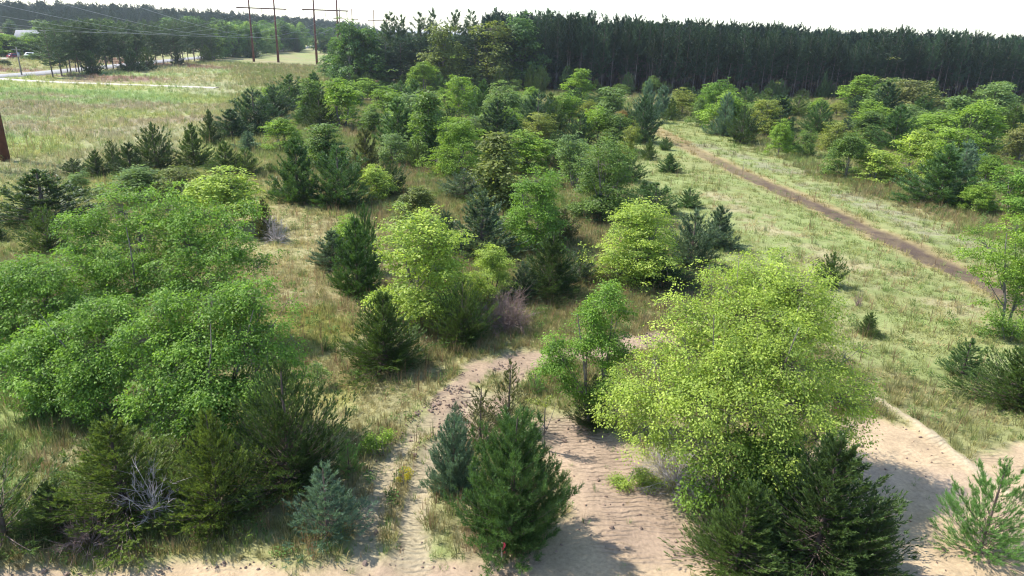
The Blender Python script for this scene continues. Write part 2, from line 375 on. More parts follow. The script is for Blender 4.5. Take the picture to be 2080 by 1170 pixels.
# ------------------------------------------------------------------ objects
def tag(o, label=None, cat=None, group=None, kind=None):
    if label: o['label'] = label
    if cat: o['category'] = cat
    if group: o['group'] = group
    if kind: o['kind'] = kind
    return o
def mobj(name, me, parent=None, color=None):
    o = bpy.data.objects.new(name, me); COL.objects.link(o)
    if parent: o.parent = parent
    if color: o.color = (*color, 1)
    return o
def empty(name, loc, rz=0, sc=(1, 1, 1)):
    o = bpy.data.objects.new(name, None); COL.objects.link(o); o.location = loc; o.rotation_euler = (0, 0, rz); o.scale = sc
    o.empty_display_size = .3
    return o

# ------------------------------------------------------------------ terrain
def hillz(x, y):
    u = sstep(330, 620, y) * sstep(-60, -330, x) * 11
    return u * (1 + .25 * (fbm(x, y, 160, 91, 3) - .5))
SAND = gpoly([(-160, 1168), (160, 1170), (300, 1163), (450, 1152), (700, 1152), (860, 1138), (1000, 1152), (1090, 1128), (1145, 1030), (1120, 920), (1150, 850), (1230, 880),
              (1310, 945), (1340, 1010), (1400, 1060), (1560, 980), (1690, 890), (1760, 850), (1850, 868), (1915, 905), (1965, 948), (2090, 905), (2400, 930)]).tolist()
SAND += [[40, 12], [40, -30], [-40, -30], [-40, 12]]
MUDP = gpoly([(960, 900), (915, 840), (925, 785), (985, 750), (1070, 735), (1190, 722), (1280, 700), (1340, 685)])
MUD2 = gpoly([(1060, 760), (1010, 830), (1000, 900), (930, 940), (890, 990)])
MUD3 = gpoly([(1140, 880), (1230, 940), (1290, 1020), (1320, 1090)])
TRK1 = gpoly([(840, 1150), (835, 1060), (865, 950), (915, 870), (965, 800)])
TRK2 = gpoly([(730, 1150), (755, 1030), (800, 930), (860, 860), (930, 800)])
BERM = gpoly([(1765, 800), (1850, 852), (1920, 905), (1972, 948), (2060, 1010)])
FUR = gpoly([(1322, 258), (1400, 300), (1500, 348), (1600, 392), (1700, 436), (1830, 495), (1975, 560), (2140, 640), (2400, 770)])
LANE = gpoly([(1340, 250), (1480, 380), (1700, 520), (1880, 600), (2100, 700)])
CORR = gpoly([(600, 440), (640, 540), (640, 660), (650, 760)])
GREY1 = gpoly([(1430, 296), (1520, 325), (1600, 348)]); GREY2 = gpoly([(1650, 378), (1740, 405), (1830, 440), (1930, 490)])
SANDY = gpoly([(1450, 400), (1540, 450), (1680, 525), (1800, 565), (1880, 600), (2000, 640)])
ROAD = gpoly([(-260, 166), (-60, 158), (20, 154), (100, 148), (240, 134), (400, 117.5), (560, 105), (665, 97)])
DRIV = gpoly([(-10, 160), (45, 164), (150, 169), (300, 174), (440, 179)])
DRIV2 = gpoly([(-80, 119), (0, 119), (58, 118.5), (120, 117)])
def treeline(x): return 166 + (x + 40) * .11
def ground_fields(x, y):
    n1 = fbm(x, y, 9, 1); n2 = fbm(x, y, 2.2, 7); n3 = fbm(x, y, 30, 13); n4 = fbm(x, y, .8, 23, 3); n5 = fbm(x * .6, y, 14, 33)
    def put(c, col, m): return c * (1 - m[:, None]) + np.array(col)[None] * m[:, None]
    c = np.tile(np.array([.265, .255, .11]), (len(x), 1))
    c = put(c, (.21, .26, .085), sstep(.42, .62, n1) * .8); c = put(c, (.285, .24, .14), sstep(.5, .7, n2) * .6)
    c = put(c, (.30, .225, .145), sstep(.56, .7, fbm(x, y, 5, 51)) * .5)
    # far-left power line field
    fld = sstep(6, -4, x + .42 * y - 2 + 8 * (n1 - .5)) * sstep(30, 40, y)
    f = np.tile(np.array([.29, .38, .15]), (len(x), 1))
    f = put(f, (.34, .36, .13), sstep(.4, .6, n3)); s5 = sstep(.52, .66, n5); f = put(f, (.35, .29, .20), s5 * .8)
    f = put(f, (.34, .33, .19), sstep(.52, .66, fbm(x, y, 20, 71)) * .7)
    far = sstep(150, 165, y); f = put(f, (.38, .34, .18), far * sstep(.35, .6, n1) * .7); f = put(f, (.26, .16, .12), far * sstep(.52, .64, n5) * .85)
    f = f * np.array([.80, .78, .78]); c = c * (1 - fld[:, None]) + f * fld[:, None]  # field colour darkened to stand in for self-shadowing of the sparse tufts
    # mown lane on the right
    dl = line_dist(x, y, LANE); lane = sstep(13, 6, dl + 5 * (n2 - .5)) * (1 - fld)
    rightside = sstep(-2, 2, x - (26.4 + (y - 37.7) * -.09) + 6)
    lane = np.maximum(lane, sstep(9, 5, line_dist(x, y, FUR) + 3 * (n2 - .5)))
    g = np.tile(np.array([.27, .325, .115]), (len(x), 1)); g = put(g, (.33, .32, .135), sstep(.45, .65, n2) * .4)
    g = g * np.array([.80, .76, .78]); c = c * (1 - lane[:, None]) + g * lane[:, None]  # lane darkened likewise: missing grass self-shadow put into the ground colour
    m = sstep(3.2, .6, line_dist(x, y, SANDY) + 2.2 * (n2 - .5)) * sstep(.40, .60, fbm(x, y, 1.3, 41) * .6 + n2 * .4); c = put(c, (.35, .295, .175), m * .7)
    df = line_dist(x, y, FUR)
    m = sstep(2.1, .8, df + 1.6 * (n2 - .5)); c = put(c, (.30, .215, .11), m * .75)
    fur = sstep(1.15, .6, df + .9 * (n4 - .5) + .5 * (n2 - .5)) * sstep(100, 60, y); c = put(c, (.10, .072, .052), fur * (.8 + .2 * sstep(.4, .6, n4)))
    m = np.maximum(sstep(2.6, 1.2, line_dist(x, y, GREY1) + 2 * (n2 - .5)), sstep(2.3, 1.0, line_dist(x, y, GREY2) + 2 * (n2 - .5))); grey = m
    c = put(c, (.26, .235, .165), m * .6 * sstep(.38, .58, n4 * .5 + n2 * .5))
    # flattened straw in the clearing on the left
    corr = sstep(5.5, 2.5, line_dist(x, y, CORR) + 3 * (n2 - .5)); c = put(c, (.35, .31, .165), corr * .75)
    c = put(c, (.30, .30, .09), corr * sstep(.5, .62, n1) * .8)
    # bare earth
    sd = poly_sd(x, y, SAND); sand = sstep(.35, -.25, sd + .9 * (n4 - .5) + .7 * (n2 - .5)); c = put(c, (.42, .313, .195), sand)
    c = put(c, (.30, .22, .165), sand * sstep(.45, .65, n2) * .55)
    dm = np.minimum(line_dist(x, y, MUDP), line_dist(x, y, MUD2) + .35)
    mud = sstep(.8, .35, dm + 1.3 * (n4 - .5) + .6 * (n2 - .5)); c = put(c, (.285, .205, .145), mud * .92)
    mud3 = sstep(1.7, .6, line_dist(x, y, MUD3) + .5 * (n4 - .5)); c = put(c, (.305, .223, .160), mud3 * .85)
    t1 = sstep(.52, .3, line_dist(x, y, TRK1) + .5 * (n4 - .5)) * sstep(.28, .5, n2); t2 = sstep(.42, .22, line_dist(x, y, TRK2) + .5 * (n4 - .5)) * sstep(.3, .55, fbm(x, y, 1.5, 44))
    c = put(c, (.37, .30, .20), t1 * .8); c = put(c, (.34, .27, .18), t2 * .7)
    be = sstep(.26, .1, line_dist(x, y, BERM) + .3 * (n4 - .5)); c = put(c, (.42, .34, .225), be * .9)
    bare = np.clip(sand + mud + mud3 + t1 * .75 + t2 * .6 + be + fur * .8, 0, 1)
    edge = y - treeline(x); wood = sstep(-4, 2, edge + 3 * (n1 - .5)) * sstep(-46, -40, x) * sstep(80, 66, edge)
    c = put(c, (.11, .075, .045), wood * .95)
    lug = sstep(.38, .55, fbm(x, y, 1.3, 95)) * np.clip(mud3 * 1.2 + t1 * .9 + t2 * .4 + sand * sstep(.45, .6, fbm(x, y, 2.5, 61)) * .7 + mud * .4, 0, 1)
    dry = corr
    z = (fbm(x, y, 12, 81, 3) - .5) * .25 * sstep(75, 40, y) + (n4 - .5) * .30 * mud + be * .10 + (n4 - .5) * .1 * fur * sstep(60, 50, y)
    z -= .10 * t1 + .07 * t2 + .04 * sand
    z -= .12 * np.clip(fur, 0, 1)
    return c, bare, lug, z + hillz(x, y), fld, lane, corr, sand, mud, wood
def grow(a, first, ratio, end):
    r = [a]; d = first
    while abs(r[-1] - a) < end: r.append(r[-1] + d); d *= ratio
    return r[1:]
xs = np.concatenate([np.array(grow(-22, -.17, 1.045, 7000))[::-1], np.arange(-22, 26, .15), grow(26, .17, 1.045, 7000)])
ys = np.concatenate([np.array(grow(10, -.4, 1.25, 200))[::-1], np.arange(10, 40, .15), grow(40, .17, 1.022, 9000)])
gx, gy = np.meshgrid(xs, ys); fx, fy = gx.ravel(), gy.ravel()
gc, gbare, glug, gz, *_ = ground_fields(fx, fy)
nx, ny = len(xs), len(ys); idx = np.arange(nx * ny).reshape(ny, nx)
quads = np.stack([idx[:-1, :-1], idx[:-1, 1:], idx[1:, 1:], idx[1:, :-1]], -1).reshape(-1, 4)
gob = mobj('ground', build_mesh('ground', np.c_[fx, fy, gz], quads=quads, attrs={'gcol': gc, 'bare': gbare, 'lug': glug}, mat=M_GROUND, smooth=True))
tag(gob, kind='structure', label='open meadow ground with grass, bare sand and crawler tracks')
def gzat(x, y):
    x = np.atleast_1d(np.asarray(x, float)); y = np.atleast_1d(np.asarray(y, float))
    return ground_fields(x, y)[3]
def gz1(p): return float(gzat(p[0], p[1])[0])
def strip(name, pts, w, mat, z, label):
    P = np.asarray(pts, float); u = np.linspace(0, 1, len(P)); uu = np.linspace(0, 1, 60)
    Q = np.c_[np.interp(uu, u, P[:, 0]), np.interp(uu, u, P[:, 1])]
    for _ in range(6): Q[1:-1] = (Q[:-2] + 2 * Q[1:-1] + Q[2:]) / 4
    T = unit(np.gradient(Q, axis=0)); S = np.c_[-T[:, 1], T[:, 0]]
    rows = []
    for f, dz in ((-1, -.25), (-.96, 0), (0, .04), (.96, 0), (1, -.25)):
        p = Q + S * w / 2 * f; rows.append(np.c_[p, gzat(p[:, 0], p[:, 1]) + z + dz])
    V = np.concatenate(rows); k = len(Q); q = []
    for r in range(4):
        a = np.arange(k - 1) + r * k; q.append(np.stack([a, a + 1, a + 1 + k, a + k], -1))
    o = mobj(name, build_mesh(name, V, quads=np.concatenate(q)[:, ::-1], mat=mat)); tag(o, kind='structure', label=label); return o
strip('road', ROAD, 7.4, M_ASPH, .14, 'pale grey asphalt road running past the pine grove')
strip('gravel_lane', DRIV, 2.6, M_GRAV, .12, 'narrow pale gravel lane leaving the road into the field')
strip('driveway', DRIV2, 6.5, M_GRAV, .12, 'pale driveway beyond the road below the house')

# ------------------------------------------------------------------ instanced ground cover
def scatter(name, protos, P, rot, scl, pick, col, label):
    n = len(P); me = bpy.data.meshes.new(name); me.vertices.add(n); me.vertices.foreach_set('co', np.asarray(P, np.float32).ravel())
    for nm, typ, f, a in (('rot', 'FLOAT_VECTOR', 'vector', rot), ('scl', 'FLOAT_VECTOR', 'vector', scl), ('pick', 'INT', 'value', pick), ('tuft_col', 'FLOAT_COLOR', 'color', None if col is None else np.c_[col, np.ones(n)])):
        if a is None: continue
        d = me.attributes.new(nm, typ, 'POINT'); d.data.foreach_set(f, np.ascontiguousarray(a, np.int32 if typ == 'INT' else np.float32).ravel())
    o = mobj(name, me); g = bpy.data.node_groups.new(name + '_nodes', 'GeometryNodeTree')
    g.interface.new_socket('Geometry', in_out='INPUT', socket_type='NodeSocketGeometry'); g.interface.new_socket('Geometry', in_out='OUTPUT', socket_type='NodeSocketGeometry')
    gi, go = g.nodes.new('NodeGroupInput'), g.nodes.new('NodeGroupOutput')
    jn = g.nodes.new('GeometryNodeJoinGeometry')
    for pm in reversed(protos):
        po = bpy.data.objects.new(pm.name + '_piece', pm)
        oi = g.nodes.new('GeometryNodeObjectInfo'); oi.inputs[0].default_value = po; oi.inputs[1].default_value = True
        g.links.new(oi.outputs['Geometry'], jn.inputs[0])
    ip = g.nodes.new('GeometryNodeInstanceOnPoints'); g.links.new(gi.outputs[0], ip.inputs['Points']); g.links.new(jn.outputs[0], ip.inputs['Instance'])
    ip.inputs['Pick Instance'].default_value = True
    def na(nm, ty):
        a = g.nodes.new('GeometryNodeInputNamedAttribute'); a.data_type = ty; a.inputs[0].default_value = nm; return a.outputs['Attribute']
    g.links.new(na('pick', 'INT'), ip.inputs['Instance Index'])
    er = g.nodes.new('FunctionNodeEulerToRotation'); g.links.new(na('rot', 'FLOAT_VECTOR'), er.inputs[0]); g.links.new(er.outputs[0], ip.inputs['Rotation'])
    g.links.new(na('scl', 'FLOAT_VECTOR'), ip.inputs['Scale']); g.links.new(ip.outputs[0], go.inputs[0])
    md = o.modifiers.new('scatter', 'NODES'); md.node_group = g
    tag(o, label, None, None, 'stuff'); return o
def tuft(seed, n, h, sp, wid, lean):
    rg = np.random.default_rng(seed); a = rg.uniform(0, 6.28, n); r = sp * np.sqrt(rg.uniform(0, 1, n))
    P = np.c_[r * np.cos(a), r * np.sin(a), np.full(n, -.02)]; a2 = a + rg.normal(0, .8, n); le = lean * rg.uniform(.4, 1.5, n)
    D = unit(np.c_[np.cos(a2) * le, np.sin(a2) * le, np.ones(n)]); ln = h * rg.uniform(.5, 1.15, n)
    S = np.c_[-np.sin(a2), np.cos(a2), np.zeros(n)] * wid / 2
    M = P + D * (ln * .55)[:, None]; T = M + unit(D + np.c_[np.cos(a2), np.sin(a2), -.4 + 0 * a2] * .5 * lean) * (ln * .45)[:, None]
    V = np.stack([P - S, P + S, M + S * .8, M - S * .8, T], 1).reshape(-1, 3); b = np.arange(n)[:, None] * 5
    return build_mesh('grass_tuft', V, tris=b + [[3, 2, 4]], quads=b + [[0, 1, 2, 3]], attrs={'tint': np.repeat(rg.uniform(0, 1, n), 5)}, mat=M_GRASS)
TUFTS = [tuft(1, 16, .34, .13, .016, .35), tuft(2, 14, .26, .16, .018, .6), tuft(3, 18, .42, .12, .013, .3), tuft(4, 18, .36, .2, .016, 2.6), tuft(5, 22, .18, .2, .02, .9)]
def weed(seed, n, h):
    rg = np.random.default_rng(seed); a = rg.uniform(0, 6.28, n); r = .03 + .1 * rg.uniform(0, 1, n)
    P = np.c_[r * np.cos(a), r * np.sin(a), rg.uniform(.02, h, n)]
    return leaf_mesh('weed_tuft', P, np.c_[np.cos(a), np.sin(a), .4 + 0 * a], np.c_[rg.normal(0, .4, (n, 2)), np.ones(n)], rg.uniform(.05, .1, n), rg.uniform(.025, .05, n), rg.uniform(0, 1, n), M_GRASS)
TUFTS += [tuft(6, 7, .75, .08, .012, .18), weed(7, 34, .22), weed(8, 50, .4)]
rg = np.random.default_rng(11)
def grass_field(y0, y1, n, hs):
    # points spread evenly over the ground in the band y0..y1
    y = rg.uniform(y0, y1, n * 2); x = rg.uniform(-1, 1, n * 2) * (.86 * y1 + 4)
    k = np.abs(x) < .86 * y + 4; x, y = x[k], y[k]
    c, bare, lug, z, fld, lane, corr, sand, mud, wood = ground_fields(x, y)
    p = (1 - bare) ** 1.4 * (1 - .78 * lane) * (1 - .55 * fld) * (1 - .3 * corr) * (.35 + .9 * fbm(x, y, 1.7, 5)) * (1 - wood * .8)
    p = np.maximum(p, .02 * (sand > .5) * (fbm(x, y, 3, 8) > .55))
    k = rg.uniform(0, 1, len(x)) < p; k &= (line_dist(x, y, ROAD) > 5.5) & (line_dist(x, y, DRIV) > 1.8) & (line_dist(x, y, DRIV2) > 4)
    x, y, z, c, corr, lane, fld, bare = x[k], y[k], z[k], c[k], corr[k], lane[k], fld[k], bare[k]
    m = len(x); u = rg.uniform(0, 1, m)
    c = np.where((bare > .4)[:, None], np.array([.2, .26, .1]), c)
    col = c * rg.uniform(.85, 1.3, (m, 1)) * (1.0 + .35 * fld[:, None] + .12 * lane[:, None]) * np.c_[rg.uniform(.9, 1.1, m), np.ones(m), rg.uniform(.85, 1.1, m)]
    col = np.where((u > .9)[:, None], np.array([.16, .24, .06]) * rg.uniform(.8, 1.2, (m, 1)), col); col = np.where(((u < .07) & (y < 60))[:, None], np.array([.42, .33, .17]), col)
    pk = rg.choice([0, 1, 2], m, p=[.4, .4, .2]); pk = np.where((corr > .4) & (rg.uniform(0, 1, m) < .65), 3, pk); pk = np.where((lane > .5) & (rg.uniform(0, 1, m) < .75), 4, pk)
    u2 = rg.uniform(0, 1, m); wp = sstep(.5, .65, fbm(x, y, 3, 77)) * (y < 75) * (1 - lane)
    pk = np.where(u2 < .05 * (y < 75), 5, pk); pk = np.where((u2 > .93) & (wp > .2), 6, pk); pk = np.where((u2 > .985) & (y < 75), 7, pk)
    col = np.where((pk == 5)[:, None], np.array([.26, .17, .10]) * rg.uniform(.7, 1.4, (m, 1)), col); col = np.where((pk > 5)[:, None], np.array([.12, .20, .06]) * rg.uniform(.8, 1.4, (m, 1)), col)
    s = hs * rg.uniform(.6, 1.3, m) * (.7 + .7 * fbm(x, y, 4, 66)) * np.where(bare > .2, .6, 1)
    return np.c_[x, y, z], np.c_[np.zeros((m, 2)), rg.uniform(0, 6.28, m)], np.c_[s, s, s * rg.uniform(.8, 1.2, m)], pk, col
G = [grass_field(9, 22, 16000, .85), grass_field(22, 40, 42000, .95), grass_field(40, 70, 46000, 1.25), grass_field(70, 130, 60000, 1.7), grass_field(130, 260, 50000, 2.4)]
scatter('grass', TUFTS, *[np.concatenate([g[i] for g in G]) for i in range(5)], 'dry golden and green meadow grass covering the clearing')
# earth clods
def rock(seed):
    rg = np.random.default_rng(seed); import bmesh
    bm = bmesh.new(); bmesh.ops.create_icosphere(bm, subdivisions=1, radius=1)
    for v in bm.verts: v.co *= rg.uniform(.65, 1.2)
    me = bpy.data.meshes.new('clod'); bm.to_mesh(me); bm.free(); me.materials.append(M_CLOD); return me
CL = [rock(i) for i in range(4)]
def clods(n):
    x = rg.uniform(-14, 14, n); y = rg.uniform(11, 34, n)
    f = ground_fields(x, y); p = .02 * f[7] + .9 * f[8] * sstep(.45, .6, fbm(x, y, 1.1, 31)) + .04 * f[2]
    p += .5 * np.exp(-((line_dist(x, y, TRK2) - .45) / .12) ** 2) * (y > 15.5) + .35 * np.exp(-((poly_sd(x, y, SAND)) / .12) ** 2) * (fbm(x, y, 1, 3) > .5)
    k = rg.uniform(0, 1, n) < p; x, y, z = x[k], y[k], f[3][k]; m = len(x); s = rg.uniform(.015, .05, m) * (1 + 1.2 * (rg.uniform(0, 1, m) > .9))
    return np.c_[x, y, z + s * .2], rg.uniform(0, 6.28, (m, 3)), np.c_[s, s * rg.uniform(.6, 1.2, m), s * .7], rg.integers(0, 4, m), None
scatter('earth_clods', CL, *clods(60000), 'small brown clods of churned earth along the crawler tracks')

# ------------------------------------------------------------------ tree prototypes
PROTO = {}
def proto(k, wood, crown, h, w):
    V = np.empty(len(crown.vertices) * 3, np.float32); crown.vertices.foreach_get('co', V); V = V.reshape(-1, 3)
    PROTO.setdefault(k, []).append((wood, crown, float(np.percentile(V[:, 2], 99.6)), 2 * float(np.percentile(np.hypot(V[:, 0], V[:, 1]), 95.5))))
for i in range(5): proto('D', *broadleaf(100 + i, 6, 4.6, n_leaf=10500, leaf=.165, nl=9 + 3 * i, stems=1 + i % 3, zb=.01 + .03 * (i % 2), rc=(.2, .36), puff=8, flat=1.05, outn=.65))
for i in range(4): proto('Dn', *broadleaf(120 + i, 6, 4.8, n_leaf=24000, leaf=.11, nl=17 + i, stems=2 + i % 2, zb=.01, rc=(.15, .30), flat=.75, outn=.6))
for i in range(2): proto('Dt', *broadleaf(140 + i, 6, 3.0, n_leaf=9000, leaf=.17, nl=13, stems=1, zb=.02, profile=.95, puff=8, flat=1.05, outn=.65))
for i in range(4): proto('C', *conifer(200 + i, 4, 2.6, nb=150, ns=13, nn=8, e0=.25, e1=1.25, curl=.3, shoot=.26, needle=.15, wid=.036, ang=.45, shape='egg' if i % 2 else 'cone', up=.55, rag=.6, smin=.35))
for i in range(3): proto('Cn', *conifer(220 + i, 4, 3.2, nb=290, ns=22, nn=10, e0=.15, e1=1.2, curl=.3, shoot=.20, needle=.085, wid=.025, ang=.5, shape='egg' if i == 1 else 'cone', up=.4, rag=.6, smin=.35, spread=.3, tintv=.2))
for i in range(4): proto('P', *conifer(240 + i, 5, 3.4, nb=120, ns=13, nn=12, e0=.2, e1=.95, curl=.45, shoot=.34, needle=.22, wid=.038, ang=.7, shape='egg' if i % 2 else 'cone', up=.85, rag=.5, smin=.3, tintv=.2))
for i in range(2): proto('Pn', *conifer(260 + i, 4, 2.8, nb=210, ns=15, nn=24, e0=.2, e1=.9, curl=.45, shoot=.30, needle=.13, wid=.017, ang=.8, shape='bush', up=.9, rag=.4, tintv=.22))
proto('Wn', *conifer(270, 2.4, 1.8, nb=90, ns=12, nn=24, e0=.15, e1=.9, curl=.35, shoot=.18, needle=.08, wid=.011, ang=.65, shape='cone', up=.45, rag=.45, tintv=.2))
proto('Wn', *conifer(271, 2.4, 1.8, nb=70, ns=12, nn=22, e0=.3, e1=1.0, curl=.3, shoot=.17, needle=.09, wid=.011, ang=.6, shape='egg', up=.4, rag=.5, smin=.4))
proto('Wo', *conifer(272, 3, 2.6, nb=95, ns=13, nn=24, e0=.3, e1=1.0, curl=.3, shoot=.24, needle=.11, wid=.012, ang=.6, shape='bush', up=.35, rag=.6, smin=.45, spread=.45))
proto('S', *conifer(280, 3, 1.8, nb=80, ns=13, nn=9, e0=.5, e1=1.1, curl=.2, shoot=.18, needle=.07, wid=.019, ang=.5, shape='cone', up=.4, rag=.8))
for i in range(5): proto('T', *conifer(300 + i, 17, 5.0, nb=60, ns=15, nn=9, t0=(.54, .48, .58, .22, .30)[i], e0=-.05, e1=.7, curl=.25, shoot=.5, needle=.42, wid=.10, ang=1.0, shape='flat', up=.35, rag=.7, bark=M_TBARK, rtrunk=.0085, dead=22, tintv=.22))
for i in range(3): proto('K', *conifer(320 + i, 17, 7.0, nb=130, ns=15, nn=9, t0=.10, e0=.0, e1=.7, curl=.25, shoot=.7, needle=.5, wid=.09, ang=.75, shape='egg', up=.35, rag=.8, rtrunk=.011, tintv=.22))
for i in range(3): proto('F', *broadleaf(340 + i, 15, 9, n_leaf=9000, leaf=.42, nl=20, stems=1, zb=.05, rc=(.5, 1.0), puff=8, flat=.8, outn=.65))
used = {}
def plant(kind, base, h, w, col, name, label, cat, group=None, vi=None, rz=None, parts=True):
    k = used.get(kind, 0); used[kind] = k + 1
    vs = PROTO[kind]; wood, crown, h0, w0 = vs[(k if vi is None else vi) % len(vs)]
    e = empty(name, (base[0], base[1], base[2] - .03), (k * 1.7) % 6.28 if rz is None else rz, (w / w0, w / w0, h / h0))
    tag(e, label, cat, group)
    mobj('trunk', wood, e); mobj('crown', crown, e, col)
    return e
def plant_px(kind, px, py, top, wpx, col, name, label, cat, group=None, back=0.0, **kw):
    b = ground(px, py); d = np.linalg.norm(b - C3); w = wpx / FPX * d
    if back: u = b[:2] / np.linalg.norm(b[:2]); b[:2] += u * w * back
    h = hgt(b, top); b[2] = gz1(b); return plant(kind, b, max(h, .25), w, col, name, label, cat, group, **kw)
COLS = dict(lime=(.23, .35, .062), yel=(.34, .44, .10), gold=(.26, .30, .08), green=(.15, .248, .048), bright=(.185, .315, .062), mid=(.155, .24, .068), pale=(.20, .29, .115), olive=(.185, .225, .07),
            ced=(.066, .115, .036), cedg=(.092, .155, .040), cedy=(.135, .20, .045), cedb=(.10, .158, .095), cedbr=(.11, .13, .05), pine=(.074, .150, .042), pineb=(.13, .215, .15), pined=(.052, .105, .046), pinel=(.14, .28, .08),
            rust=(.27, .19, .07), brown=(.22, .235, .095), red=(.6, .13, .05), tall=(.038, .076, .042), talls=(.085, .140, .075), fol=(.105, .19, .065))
NAMES = {'D': ('broadleaf_tree', 'tree'), 'Dn': ('broadleaf_tree', 'tree'), 'Dt': ('broadleaf_tree', 'tree'), 'C': ('cedar_tree', 'cedar'), 'Cn': ('cedar_tree', 'cedar'), 'P': ('pine_tree', 'pine'),
         'Pn': ('pine_tree', 'pine'), 'Wn': ('pine_sapling', 'pine'), 'Wo': ('pine_sapling', 'pine'), 'S': ('cedar_sapling', 'cedar')}
